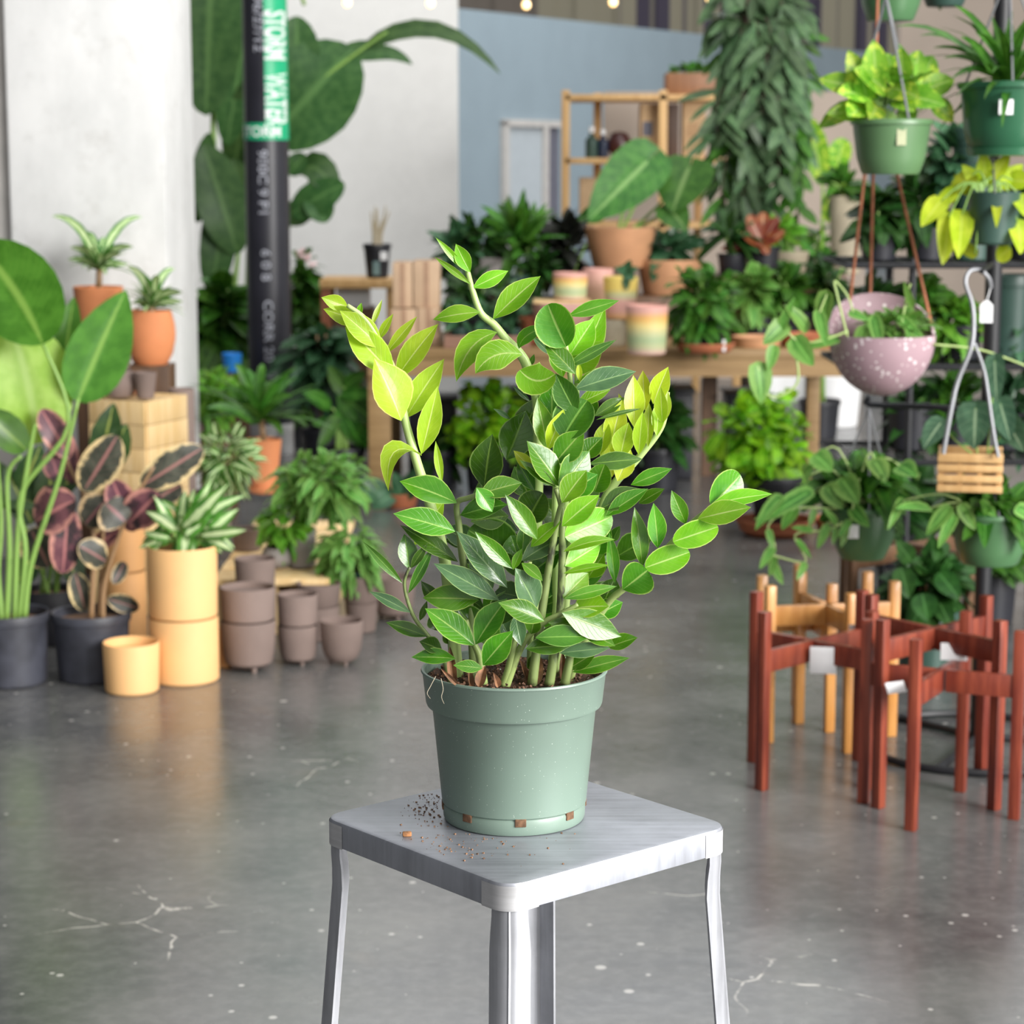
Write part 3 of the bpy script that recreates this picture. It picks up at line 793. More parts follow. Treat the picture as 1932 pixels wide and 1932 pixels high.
def pxtube(mb, pts, Y, r0, r1=None, sub=5, n=6, dY=0.0):
    q = [P(x, y, Y+dY*i/max(1, len(pts)-1)) for i, (x, y) in enumerate(pts)]
    o = smooth(q, sub)
    r1 = r0 if r1 is None else r1
    mb.tube(o, [m(r0+(r1-r0)*i/(len(o)-1), o[i]) for i in range(len(o))], n)
    return mb
def vine(ml, ms, pts, Y, n, L, W, rst=1.5, dY=0.0, prof='heart', back=.12, droop=.5, spread=.6):
    q = smooth([P(x, y, Y+dY*i/max(1, len(pts)-1)) for i, (x, y) in enumerate(pts)], 6)
    if ms is not None: ms.tube(q, [m(rst, p) for p in q], 5)
    for i in range(n):
        f = (i+.7)/n*(len(q)-1)
        k = min(int(f), len(q)-2)
        p = q[k].lerp(q[k+1], f-k)
        t = (q[k+1]-q[k]).normalized()
        sd = Vector((t.z, 0, -t.x))
        if sd.length < .05: sd = Vector((1, 0, 0))
        o = (sd.normalized()*(1 if i % 2 else -1)*spread + t*.4 + Vector((R.uniform(-.3, .3), R.uniform(-.6, .2), -droop))).normalized()
        s = L*R.uniform(.7, 1.15)
        b = p+o*s*.15
        ml.leaf(b, b+o*s, Vector((0, -.7, .7))+rnd_dir()*.35, W*s/L, None, prof, 5, 1, .15, back=back)
def potted(name, label, cat, sp, pmat, kind, parts, group=None, soil=True, pname='pot', extra=None):
    t = thing(name, label, cat, sp['c'], group)
    po = build(potmesh(sp, kind), pname, pmat, t)
    if soil: build(soilmesh(sp), 'soil', M_hole, t)
    for (nm, mb, mt) in parts:
        if mb.v: build(mb, nm, mt, t)
    return t, po
def stems_to(sp, cr, n, r, mb=None, lvl=.85, spread=.6, rise=.55):
    mb = mb or MB()
    c, rx, rz = cr
    for i in range(n):
        a = R.uniform(0, 6.28)
        b = sp['c']+Vector((math.cos(a)*sp['rt']*.4*R.random(), math.sin(a)*sp['rt']*.4*R.random(), sp['h']*lvl))
        e = c+Vector((R.uniform(-1, 1)*rx*spread, R.uniform(-1, 1)*rx*spread, R.uniform(-.2, 1)*rz*rise))
        mid = b.lerp(e, .5)+Vector((0, 0, .02))
        mb.tube(smooth([b, mid, e], 4), r, 5)
    return mb
# shared materials
M_black = mat('black_nursery_plastic', (.014, .0145, .020), .5, var=.3, scale=7.0)
M_nurs = mat('lit_black_plastic', (.040, .042, .055), .5, var=.35, scale=9.0)  # lighter copy of the black plastic, its lit tone put into the colour
M_green = mat('green_pot_plastic', (.075, .175, .075), .32, var=.1, scale=4.0)
M_green2 = mat('deep_green_pot_plastic', (.030, .125, .062), .28, var=.1, scale=4.0)
M_dgreen = mat('dark_teal_pot_plastic', (.035, .075, .060), .4, var=.15, scale=5.0)
M_terra = mat('terracotta', (.66, .24, .095), .75, var=.1, scale=6.0)
M_terra2 = mat('deep_terracotta', (.36, .115, .05), .7, var=.15, scale=6.0)
M_tbowl = mat('tan_terracotta', (.52, .27, .14), .7, var=.12, scale=6.0)
M_peach = mat('peach_clay', (.80, .47, .20), .65, var=.05, scale=5.0)
M_brown = mat('textured_taupe_clay', (.205, .150, .130), .85, var=.12, scale=5.0, bump=.35, bscale=140.0)
M_greyp = mat('grey_clay', (.27, .245, .235), .85, var=.15, scale=6.0)
M_tan = mat('tan_stoneware', (.36, .31, .22), .75, var=.15, scale=6.0)
M_tag = mat('white_paper_tag', (.86, .86, .87), .7, var=.02)
M_metal = mat('galvanised_wire', (.25, .255, .27), .5, metal=.4, var=.1)
M_blk = mat('black_metal', (.010, .0105, .013), .5, var=.2)
W_pine = woodmat('pale_pine', (.66, .44, .19), (.80, .60, .33), .6)
W_table = woodmat('table_oak', (.25, .150, .060), (.34, .215, .092), .6, axis=0)
W_shelf = woodmat('honey_pine', (.50, .29, .11), (.62, .39, .17), .6)
W_box = mat('cardboard', (.52, .36, .235), .8, var=.07, scale=5.0)
W_dark = woodmat('dark_brown_wood', (.085, .042, .02), (.15, .075, .035), .5)
W_red = woodmat('mahogany_red_wood', (.15, .024, .014), (.31, .066, .032), .38, axis=2, coat=.2)
W_oak = woodmat('amber_wood', (.52, .22, .05), (.72, .35, .10), .4, axis=2, coat=.2)
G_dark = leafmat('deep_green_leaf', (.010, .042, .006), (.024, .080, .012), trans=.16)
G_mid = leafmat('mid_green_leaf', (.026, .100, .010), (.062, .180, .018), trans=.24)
G_bri = leafmat('fresh_green_leaf', (.075, .235, .014), (.155, .35, .035), trans=.3)
G_lime = leafmat('lime_leaf', (.105, .31, .006), (.26, .52, .015), trans=.34)
G_neon = leafmat('neon_yellow_green_leaf', (.42, .56, .02), (.58, .68, .05), vein=(.62, .70, .12), trans=.38)
G_blue = leafmat('blue_green_leaf', (.024, .080, .034), (.052, .14, .062), vein=(.12, .24, .13), trans=.16, rough=.3)
G_grey = leafmat('grey_green_leaf', (.050, .105, .045), (.10, .185, .08), vein=(.18, .28, .13), trans=.16, var=.32)
G_var = leafmat('cream_striped_leaf', (.045, .16, .02), (.09, .26, .03), vein=(.55, .68, .35), centre=(.62, .74, .42), trans=.26)
G_poth = leafmat('gold_splashed_leaf', (.13, .34, .02), (.24, .48, .04), vein=(.4, .58, .15), centre=(.55, .70, .08), cmode='spot', trans=.34)
G_pale = leafmat('pale_edged_leaf', (.07, .21, .035), (.14, .32, .06), centre=(.20, .38, .085), cmode='edge', trans=.28)
G_rub = leafmat('pink_edged_leaf', (.030, .036, .026), (.075, .080, .058), vein=(.36, .16, .15), centre=(.66, .50, .26), cmode='edge', trans=.12, var=.18, rough=.4, er=(1.18, 1.36))
G_rubp = leafmat('wine_pink_leaf', (.105, .040, .058), (.19, .078, .092), vein=(.50, .20, .20), centre=(.54, .25, .21), cmode='edge', trans=.15, var=.2, rough=.4, patch=(.035, .026, .03), er=(1.12, 1.32))
G_blk = leafmat('near_black_leaf', (.010, .012, .010), (.022, .024, .018), vein=(.03, .03, .03), trans=.04)
G_red = leafmat('red_bronze_leaf', (.16, .022, .012), (.26, .075, .025), vein=(.5, .3, .2), trans=.15)
G_ban = leafmat('banana_leaf', (.030, .085, .022), (.055, .125, .035), vein=(.10, .20, .06), trans=.16, nv=16.0, rough=.42)
G_bop = leafmat('broad_paddle_leaf', (.045, .15, .012), (.075, .215, .022), vein=(.22, .38, .07), trans=.26, nv=18.0, rough=.3)
G_bopl = leafmat('backlit_lime_paddle_leaf', (.30, .52, .05), (.40, .62, .10), vein=(.44, .64, .16), trans=.42, nv=14.0, rough=.4)
S_green = stemmat('leafy_stalk', (.22, .38, .08), (.16, .28, .06))
S_brown = stemmat('woody_stalk', (.30, .18, .09), (.18, .10, .05))
# ================================================================ group of pots at the left
# broad paddle-leaved plant
sp = potspec(22, 1168, 1302, 150, 136, 0)
f1, f2, st = MB(), MB(), MB()
YL = sp['c'].y
pxleaf(f1, 80, 650, -42, 462, 165, YL-.05, -.1, prof='paddle', nl=12, nc=3, ctrl=(40, 545), fold=.12, wave=.03, roll=-18)
pxleaf(f2, 68, 838, 18, 612, 168, YL+.08, .0, prof='paddle', nl=12, nc=3, ctrl=(62, 720), fold=.1, wave=.04, roll=12)
pxleaf(f1, 146, 758, 238, 548, 118, YL+.1, .05, prof='ovate', nl=12, nc=3, ctrl=(188, 650), fold=.25, roll=18)
pxleaf(f1, 50, 850, -30, 778, 66, YL-.1, -.05, prof='paddle', nl=8, nc=2)
pxleaf(f1, 120, 690, 140, 560, 50, YL+.3, .05, prof='ovate')
for pts in ([(12, 1170), (18, 1040), (14, 900), (40, 860)], [(28, 1172), (34, 1000), (60, 830), (68, 800)], [(36, 1168), (48, 1040), (40, 930), (130, 800), (82, 650)], [(46, 1165), (60, 1060), (112, 900), (148, 752)], [(4, 1170), (-4, 1080), (2, 980), (-10, 820)]):
    pxtube(st, pts, YL-.02, 7, 3.5)
potted('potted_bird_of_paradise', 'tall plant with big paddle leaves in black nursery pot at the far left', 'plant', sp, M_nurs, 'nursery', [('foliage', f1, G_bop), ('foliage', f2, G_bopl), ('stalk', st, S_green)])
# variegated rubber plant
sp = potspec(176, 1168, 1294, 150, 130, 0)
YL = sp['c'].y
a, b, st = MB(), MB(), MB()
for (bx, by, tx, ty, w, k, dz) in ((128, 860, 78, 772, 44, 1, -.02), (136, 910, 122, 810, 30, 1, .02), (112, 905, 92, 850, 38, 1, .0), (160, 922, 222, 822, 62, 0, -.03), (140, 945, 66, 985, 72, 1, -.05), (128, 960, 118, 1082, 50, 1, -.04), (205, 940, 160, 990, 56, 0, -.02), (200, 950, 236, 985, 70, 0, -.04), (240, 975, 212, 905, 46, 1, .0), (245, 985, 300, 930, 60, 1, -.01), (285, 950, 342, 915, 48, 0, .03), (270, 915, 383, 845, 56, 0, .05), (245, 1000, 262, 935, 44, 1, .05), (150, 1030, 200, 1060, 46, 0, -.05), (205, 1130, 262, 1148, 30, 0, .02), (160, 1150, 142, 1080, 36, 0, .03), (60, 1000, 92, 1070, 60, 0, .08), (215, 1100, 235, 1060, 24, 0, 0), (170, 1040, 225, 1000, 30, 1, .05)):
    pxleaf(b if k else a, bx, by, tx, ty, w*1.22, YL+dz, R.uniform(-.04, .04), prof='paddle', nl=10, nc=3, fold=.14, roll=R.uniform(-18, 18), back=.05, wave=.05)
pxtube(st, [(172, 1168), (176, 1050), (170, 960), (130, 880), (100, 790)], YL, 6, 3)
pxtube(st, [(194, 1168), (196, 1110), (215, 1040), (245, 960), (290, 880)], YL, 6, 3)
pxtube(st, [(186, 1168), (190, 1080), (196, 960), (190, 850)], YL+.03, 5, 3)
potted('potted_rubber_plant', 'rubber plant with pink, cream and wine leaves in black nursery pot', 'plant', sp, M_nurs, 'nursery', [('foliage', a, G_rub), ('foliage', b, G_rubp), ('stalk', st, S_brown)])
# dark leaves of a croton behind these two
sp = potspec(95, 1120, 1222, 110, 96, 0)
a, st = MB(), MB()
YL = sp['c'].y
for (bx, by, tx, ty, w) in ((70, 950, -10, 925, 60), (40, 925, 78, 838, 56), (60, 990, 10, 880, 60), (90, 960, 100, 860, 60), (110, 1000, 60, 1060, 60), (120, 1040, 150, 1110, 50), (20, 960, -20, 860, 60), (70, 1060, 30, 1100, 50), (110, 930, 160, 880, 40), (200, 880, 240, 800, 60), (190, 870, 215, 760, 60)):
    pxleaf(a, bx, by, tx, ty, w, YL-.05, 0, prof='ovate', nl=6, roll=R.uniform(-20, 20))
cr = crown(90, 990, 80, 70, YL)
potted('potted_croton', 'dark leafy plant in a pot behind the two black nursery pots', 'plant', sp, M_black, 'plain', [('foliage', a, leafmat('dark_yellow_veined_leaf', (.016, .045, .014), (.035, .075, .02), vein=(.30, .34, .08), trans=.12)), ('stalk', stems_to(sp, cr, 5, .008), S_green)])
# peach cylinders
sp0 = potspec(250, 1222, 1315, 106, 101, 0)
build(potmesh(sp0, 'plain'), 'planter', M_peach, label='small empty peach clay cylinder standing alone in front', cat='planter', group='peach clay cylinders')
spb = potspec(349, 1176, 1297, 130, 132, 0)
build(potmesh(spb, 'plain'), 'planter', M_peach, label='peach clay cylinder under the one planted with striped leaves', cat='planter', group='peach clay cylinders')
spt = dict(c=spb['c']+Vector((0, 0, spb['h']+.001)), h=P(344, 1040, spb['c'].y-.1).z-spb['h']-.001, rt=spb['rt']*1.01, rb=spb['rb']*.985)
a, st = MB(), MB()
cr = crown(372, 975, 95, 62, spt['c'].y)
for (bx, by, tx, ty, w) in ((345, 995, 432, 912, 34), (365, 990, 462, 935, 30), (330, 1000, 275, 965, 26), (330, 1015, 262, 1035, 24), (350, 1000, 300, 990, 22), (380, 1010, 465, 1000, 26), (360, 985, 400, 905, 28), (325, 1005, 290, 935, 24), (350, 1010, 400, 965, 30), (385, 1015, 440, 1040, 22), (340, 990, 350, 925, 26), (320, 1015, 272, 1005, 20), (395, 1005, 450, 960, 26), (350, 1020, 380, 1000, 26), (370, 1000, 385, 950, 28)):
    pxleaf(a, bx, by, tx, ty, w, spt['c'].y+R.uniform(-.08, .06), R.uniform(-.05, .02), prof='lance', nl=8, arch=.2, roll=R.uniform(-20, 20))
    pxtube(st, [(344+R.uniform(-14, 14), 1050), (bx, by)], spt['c'].y, 2.5, 2, 3)
bush(a, crown(350, 985, 70, 45, spt['c'].y+.05), 26, .13, .045, 'lance')
potted('potted_aglaonema', 'plant with cream striped leaves in the upper peach cylinder', 'plant', spt, M_peach, 'plain', [('foliage', a, G_var), ('stalk', st, S_green)], pname='planter')
M_peach2 = mat('ochre_clay', (.58, .30, .115), .7, var=.06, scale=5.0)
q0 = potspec(238, 1084, 1214, 80, 82, 0)
build(potmesh(q0, 'plain'), 'planter', M_peach2, label='lower of two ochre clay cylinders stacked behind the rubber plant', cat='planter')
q1 = dict(c=q0['c']+Vector((0, 0, q0['h']+.001)), h=q0['h']*.70, rt=q0['rt'], rb=q0['rb']*.97)
build(potmesh(q1, 'plain'), 'planter', M_peach2, label='upper of two ochre clay cylinders stacked behind the rubber plant', cat='planter')
q2 = potspec(425, 1190, 1262, 44, 46, 0)
build(potmesh(q2, 'plain'), 'planter', M_peach2, label='narrow ochre cylinder squeezed between peach planters and taupe pots', cat='planter')
# taupe footed pots along the front
GT = 'taupe clay pots on the floor'
def taupe(px, pt, pb, wt, wb, label, kind='feet', z=0.0, Y=None, mt=None):
    s_ = potspec(px, pt, pb, wt, wb, z, Y)
    build(potmesh(s_, kind), 'clay_pot', mt or M_brown, label=label, cat='pot', group=GT)
    return s_
def ontop(s_, px, pt, kind, label, wt=None, wb=None):
    top = s_['c'].z+s_['h']
    rt = m(wt/2, s_['c']) if wt else s_['rt']
    t_ = dict(c=Vector((s_['c'].x, s_['c'].y, top+.001)), h=max(.03, P(px, pt, s_['c'].y-rt).z-top), rt=rt, rb=m(wb/2, s_['c']) if wb else s_['rb'])
    build(potmesh(t_, kind), 'clay_pot', M_brown, label=label, cat='pot', group=GT)
    return t_
s1 = taupe(470, 1180, 1272, 104, 84, 'large footed taupe pot carrying a matching pot on its rim')
ontop(s1, 469, 1117, 'plain', 'empty taupe pot stacked on the large footed pot', 104, 98)
s2 = taupe(563, 1186, 1258, 76, 60, 'narrow footed taupe pot, lower of the middle stack')
ontop(s2, 562, 1128, 'plain', 'narrow taupe pot, upper of the middle stack', 76, 72)
taupe(645, 1178, 1258, 82, 58, 'single small footed taupe pot at the front right of its group')
s3 = taupe(603, 1150, 1212, 76, 70, 'taupe pot at the bottom of the stack behind the single small pot', 'plain')
ontop(s3, 603, 1108, 'plain', 'wide taupe pot on top of the stack behind the single small pot', 84, 74)
s4 = taupe(682, 1142, 1196, 62, 54, 'lowest taupe pot under the trailing foliage', 'plain')
s4t = ontop(s4, 675, 1092, 'plain', 'taupe pot topped by trailing green foliage', 76, 64)
taupe(742, 1095, 1172, 84, 66, 'broad taupe pot beside the dark sprig of the centre plant')
s5 = taupe(484, 1118, 1215, 76, 72, 'tall taupe pot base behind the large footed stack', 'plain')
ontop(s5, 483, 1060, 'plain', 'taupe pot lifted above the large footed stack', 78, 72)
# low pallet with plants on it
zp = .185
pl = thing('wooden_pallet', 'low pale wooden pallet under the bushy plants', 'pallet', onz(520, 1090, 0))
pa, pb2 = onz(404, 1090, zp), onz(622, 1090, zp)
yb = pa.y
tp = MB()
for i in range(6): tp.box(((pa.x+pb2.x)/2, yb+.06+i*.2, zp-.011), (pb2.x-pa.x, .17, .022), bev=.003)
build(tp, 'slat', W_pine, pl)
for i in range(3):
    x = pa.x+.03+(pb2.x-pa.x-.06)*i/2
    build(MB().box((x, yb+.56, (zp-.023)/2), (.04, 1.1, zp-.023)), 'runner', W_pine, pl)
sA_ = potspec(570, 1000, 1074, 54, 50, zp)
f = MB()
crA = crown(606, 905, 105, 72, sA_['c'].y)
bush(f, crA, 300, .075, .034, 'lance', lift=.1, droop=.45)
potted('potted_bush', 'dense small leaved green bush in a grey cylinder on the pallet', 'plant', sA_, M_greyp, 'plain', [('foliage', f, G_pale), ('stalk', stems_to(sA_, crA, 14, .003), S_green)])
sB_ = potspec(525, 1036, 1074, 52, 44, zp)
f = MB()
crB = crown(540, 985, 62, 55, sB_['c'].y)
bush(f, crB, 130, .065, .03, 'lance', lift=.1, droop=.5)
t_, po = potted('potted_bush', 'small leafy bush in a round grey pot beside the grey cylinder', 'plant', sB_, M_greyp, 'round', [('foliage', f, G_bri), ('stalk', stems_to(sB_, crB, 8, .003), S_green)])
sC_ = dict(c=s4t['c']+Vector((0, 0, s4t['h']*.8+.004)), h=s4t['h']*.35, rt=s4t['rt']*.85, rb=s4t['rt']*.75)
f = MB()
crC = crown(660, 1035, 76, 70, sC_['c'].y)
bush(f, crC, 190, .07, .032, 'lance', lift=0, droop=.7)
potted('potted_trailing_plant', 'trailing green plant spilling over the stacked taupe pots', 'plant', sC_, M_dgreen, 'plain', [('foliage', f, G_pale), ('stalk', stems_to(sC_, crC, 10, .003), S_green)])
sD_ = potspec(466, 1000, 1042, 56, 50, zp)
build(potmesh(sD_, 'plain'), 'clay_pot', M_brown, label='small taupe pot standing on the pallet behind the stacks', cat='pot', group=GT)
sE_ = potspec(404, 930, 1010, 70, 64, zp)
f = MB()
crE = crown(424, 862, 74, 68, sE_['c'].y)
bush(f, crE, 170, .085, .03, 'lance', lift=.35, droop=.3)
potted('potted_bush', 'yellowish green narrow leaved bush behind the striped plant', 'plant', sE_, M_brown, 'plain', [('foliage', f, G_var), ('stalk', stems_to(sE_, crE, 10, .003), S_green)])
# terracotta pot with a dracaena, on its saucer
ss = potspec(500, 922, 934, 66, 54, zp)
build(potmesh(ss, 'saucer'), 'saucer', M_terra, label='terracotta saucer under the terracotta pot on the pallet', cat='saucer')
zz = zp+ss['h']*.32
spq = dict(c=Vector((ss['c'].x, ss['c'].y, zz)), h=P(488, 828, ss['c'].y).z-zz, rt=m(33, ss['c']), rb=m(22, ss['c']))
f, st = MB(), MB()
base = spq['c']+Vector((0, 0, spq['h']*.9))
top_ = base+Vector((-.01, 0, .1))
rosette(f, top_, 22, .30, .05, 5, 75, 'strap', .25)
for (tx, ty) in ((552, 748), (546, 714), (420, 735), (440, 690), (500, 690), (390, 770)):
    pxleaf(f, 482, 800, tx, ty, 20, ss['c'].y, R.uniform(-.1, .05), prof='strap', ctrl=((482+tx)/2, min(ty, 780)-14))
st.tube([base, top_], .012, 8)
potted('potted_dracaena', 'strap leaved plant in a tall terracotta pot against the black pipe', 'plant', spq, M_terra, 'plain', [('foliage', f, G_mid), ('stalk', st, S_brown)])
# bush under the pale column, left of the pipe
sF = potspec(372, 782, 832, 64, 52, .34)
ped = MB().box((sF['c'].x, sF['c'].y+.02, .17), (.30, .30, .34), bev=.004)
build(ped, 'plinth', W_dark, label='dark wooden plinth under the leafy plant beside the column', cat='plinth')
f = MB()
crF = crown(400, 740, 90, 58, sF['c'].y)
bush(f, crF, 190, .10, .04, 'lance', lift=.3, droop=.4)
potted('potted_bush', 'mid green leafy plant in a taupe pot in front of the pale column', 'plant', sF, M_brown, 'round', [('foliage', f, G_bri), ('stalk', stems_to(sF, crF, 12, .004), S_green)])
# slim taupe cylinder behind the crate
sl = potspec(352, 735, 1130, 46, 46, 0)
build(potmesh(sl, 'plain'), 'clay_pot', M_brown, label='tall slim taupe cylinder right of the wooden crate', cat='pot', group=GT)
# crates
YK = 7.30
ztop = P(285, 757, YK).z
ca = rad(-24)
ccx = P(262, 800, YK+.13)
Rk = Matrix.Rotation(ca, 3, 'Z')
hk = ztop/3
def crate(cz, label):
    t = thing('wooden_crate', label, 'crate', (ccx.x, ccx.y, cz), 'stacked wooden crates')
    o = Vector((ccx.x, ccx.y, cz))
    w, d, th = .218, .25, .012
    for sgn in (-1, 1):
        for nm, cpos, sz in (('side_panel', Vector((0, sgn*(d/2), 0)), (w, th)), ('end_panel', Vector((sgn*(w/2), 0, 0)), (th, d-th))):
            mb = MB()
            for r_ in range(3):
                zc = hk*(r_+.5)/3
                hh = hk/3-.002
                if nm == 'side_panel' and r_ == 1:
                    for sx_ in (-1, 1): mb.box(o+Rk @ (cpos+Vector((sx_*(w/4+.018), 0, zc))), (w/2-.036, sz[1], hh), Rk)
                    mb.box(o+Rk @ (cpos+Vector((0, 0, zc-hh*.3))), (.074, sz[1], hh*.4), Rk)
                else: mb.box(o+Rk @ (cpos+Vector((0, 0, zc))), (sz[0], sz[1], hh), Rk, .0015)
            build(mb, nm, W_pine, t)
    build(MB().box(o+Vector((0, 0, .008)), (w-.02, d-.02, .012), Rk), 'bottom_board', W_pine, t)
    if cz > hk*1.5: build(MB().box(o+Vector((0, 0, hk-.012)), (w-.016, d-.016, .01), Rk), 'lid_board', W_pine, t)
crate(0.0, 'lowest wooden crate of the stack behind the rubber plant')
crate(hk+.001, 'middle wooden crate of the stack behind the rubber plant')
crate(2*hk+.002, 'top wooden crate with a hand hole, round taupe pots on its lid')
zk = 3*hk+.003
def oncrate(px, pt, w, kind, label, mt, dx, dy, base=None, name='clay_pot', cat='pot'):
    o = Vector((ccx.x, ccx.y, zk))+Rk @ Vector((dx, dy, 0))
    if base is not None: o = base
    rt = m(w/2, o)
    s_ = dict(c=o, h=max(.02, P(px, pt, o.y-rt).z-o.z), rt=rt*.8 if kind == 'round' else rt, rb=rt*.75)
    build(potmesh(s_, kind), name, mt, label=label, cat=cat)
    return s_
k1 = oncrate(236, 702, 66, 'round', 'round taupe pot on the crate, a smaller pot sitting on it', M_brown, -.037, -.055)
k1['c'] = k1['c']+Vector((.008, 0, k1['h']+.001))
oncrate(252, 672, 42, 'plain', 'small taupe cup stacked on the round pot', M_brown, 0, 0, k1['c'])
oncrate(292, 704, 44, 'plain', 'narrow taupe pot at the right end of the crate lid', M_brown, .062, -.05)
oncrate(190, 738, 52, 'saucer', 'terracotta saucer at the left end of the crate lid', M_terra2, -.075, .06, name='saucer', cat='saucer')
# dracaenas in terracotta on plinths behind the crate
for (px, pt, pb, wt, wb, Y, lab, labp, tips, hub) in (
    (285, 588, 690, 82, 66, 7.75, 'striped dracaena in the lower round bellied terracotta pot', 'plinth under the lower terracotta dracaena pot', ((345, 552), (330, 508), (238, 505), (262, 520), (300, 520), (345, 570), (250, 570)), (288, 580)),
    (188, 543, 645, 94, 74, 8.0, 'striped dracaena in the higher terracotta pot against the column', 'plinth under the higher terracotta dracaena pot', ((98, 408), (268, 410), (132, 468), (128, 490), (252, 466), (228, 480), (200, 450), (160, 440), (240, 500)), (188, 505))):
    s_ = potspec(px, pt, pb, wt, wb, Y=Y)
    build(MB().box(s_['c']+Vector((0, 0, -s_['c'].z/2)), (.15, .15, s_['c'].z), bev=.003), 'plinth', W_dark, label=labp, cat='plinth')
    f, st = MB(), MB()
    for (tx, ty) in tips:
        pxleaf(f, hub[0]+R.uniform(-6, 6), hub[1]+R.uniform(-10, 5), tx, ty, 18, s_['c'].y, R.uniform(-.15, .1), prof='strap', ctrl=((hub[0]*.6+tx*.4), min(hub[1], ty)-6))
    rosette(f, P(hub[0], hub[1], s_['c'].y), 26, m(66, s_['c']), m(16, s_['c']), 5, 80, 'strap', .3)
    st.tube([s_['c']+Vector((0, 0, s_['h']*.8)), P(hub[0], hub[1]-8, s_['c'].y)], .012, 8)
    potted('potted_dracaena', lab, 'plant', s_, M_terra, 'belly' if pt > 560 else 'plain', [('foliage', f, G_var), ('stalk', st, S_brown)])
# ================================================================ black storm water pipe
YP = 11.1
pb = onz(512, 858, 0)
YP = pb.y+.1
rp = m(41, Vector((0, YP, 1)))
pxc = P(505, 400, YP)
pipe = thing('storm_water_pipe', 'tall black pipe wearing green storm water tape', 'pipe', (pxc.x, YP, 0))
build(MB().lathe([(rp, 0), (rp, 4.6)], (pxc.x, YP, 0), 40), 'pipe_wall', mat('black_pipe_coating', (.026, .026, .034), .38, var=.15, scale=4.0), pipe)
zs0, zs1 = P(530, 835, YP-rp).z, P(530, 802, YP-rp).z
build(MB().lathe([(rp+.004, zs0-.5), (rp+.006, zs0), (rp+.006, zs1-.01), (rp+.003, zs1)], (pxc.x, YP, 0), 40), 'base_sleeve', mat('silver_sleeve', (.62, .62, .62), .35, metal=.3, var=.3, scale=14.0), pipe)
def wrap(mb, a0, a1, z0, z1, r, n=10):
    vs = []
    for z in (z0, z1):
        for i in range(n+1):
            a = a0+(a1-a0)*i/n
            vs.append((pxc.x+r*math.cos(a), YP+r*math.sin(a), z))
    k = n+1
    return mb.add(vs, [[i, i+1, k+i+1, k+i] for i in range(n)])
def ang(px):       # angle on the pipe for a picture column
    s_ = (px-505)/41.0
    return -math.pi/2+math.asin(max(-.999, min(.999, s_)))
zt0, zt1 = P(505, 264, YP-rp).z, P(505, 232, YP-rp).z
M_tape = mat('green_tape', (.010, .42, .19), .4, var=.06)
M_ink = mat('white_ink', (.80, .84, .82), .5, var=.03)
M_print = mat('pale_stencil_print', (.36, .37, .42), .6, var=.2, scale=20)
tm = MB()
wrap(tm, ang(508), ang(546)+.25, zt1-.01, 3.6, rp+.0025)
tape = build(tm, 'tape', M_tape, pipe, label='green tape strip with white STORM WATER lettering')
tm = MB()
wrap(tm, 0, 2*math.pi, zt0, zt1, rp+.004, 44)
build(tm, 'tape', M_tape, pipe, label='green tape band wound round the pipe')
def text_mesh(txt, size, place, name, mt, parent, bold=0.0, sx=1.0):
    cu = bpy.data.curves.new('lettering', 'FONT')
    cu.body, cu.size, cu.extrude, cu.offset = txt, size, 0.0, bold
    cu.resolution_u = 3
    o = bpy.data.objects.new('lettering', cu)
    COL.objects.link(o)
    dg = bpy.context.evaluated_depsgraph_get()
    me = bpy.data.meshes.new_from_object(o.evaluated_get(dg))
    bm = bmesh.new()
    bm.from_mesh(me)
    bmesh.ops.triangulate(bm, faces=bm.faces)
    bmesh.ops.subdivide_edges(bm, edges=[e for e in bm.edges if e.calc_length() > size*.25], cuts=2)
    mb = MB()
    bm.verts.index_update()
    mb.add([place(v.co.x*sx, v.co.y) for v in bm.verts], [[v.index for v in f.verts] for f in bm.faces], smooth=False)
    bm.free()
    bpy.data.objects.remove(o)
    bpy.data.curves.remove(cu)
    bpy.data.meshes.remove(me)
    return build(mb, name, mt, parent)
def on_pipe(a_mid, z_top, cap, r):
    # text running down the pipe: its baseline to the left, letter tops to the right
    return lambda x, y: Vector((pxc.x+r*math.cos(a_mid+(y-cap/2)/rp), YP+r*math.sin(a_mid+(y-cap/2)/rp), z_top-x))
zl = P(527, 19, YP-rp).z
text_mesh('STORM', .17, on_pipe(ang(530), zl, .118, rp+.0042), 'lettering', M_ink, tape, .005, .44)
zl2 = P(527, 138, YP-rp).z
text_mesh('WATER', .17, on_pipe(ang(530), zl2, .118, rp+.0042), 'lettering', M_ink, tape, .005, .44)
zl3 = P(527, 10, YP-rp).z
text_mesh('WATER', .17, on_pipe(ang(530), zl3+.30, .118, rp+.0042), 'lettering', M_ink, tape, .005, .44)
text_mesh('STORM', .070, lambda x, y: Vector((pxc.x+(rp+.0055)*math.cos(ang(466)+x/rp), YP+(rp+.0055)*math.sin(ang(466)+x/rp), zt0+.018+y)), 'lettering', M_ink, tape, .002)
for (txt, py0, px_) in (('96/27/12', -10, 498), ('900C 9 P1', 282, 502), ('6 0 8', 470, 505), ('CORR 20', 566, 508), ('0 00', 700, 512)):
    text_mesh(txt, .068, on_pipe(ang(px_), P(500, py0, YP-rp).z, .048, rp+.0012), 'stencil_print', M_print, pipe, .001, 1.15)
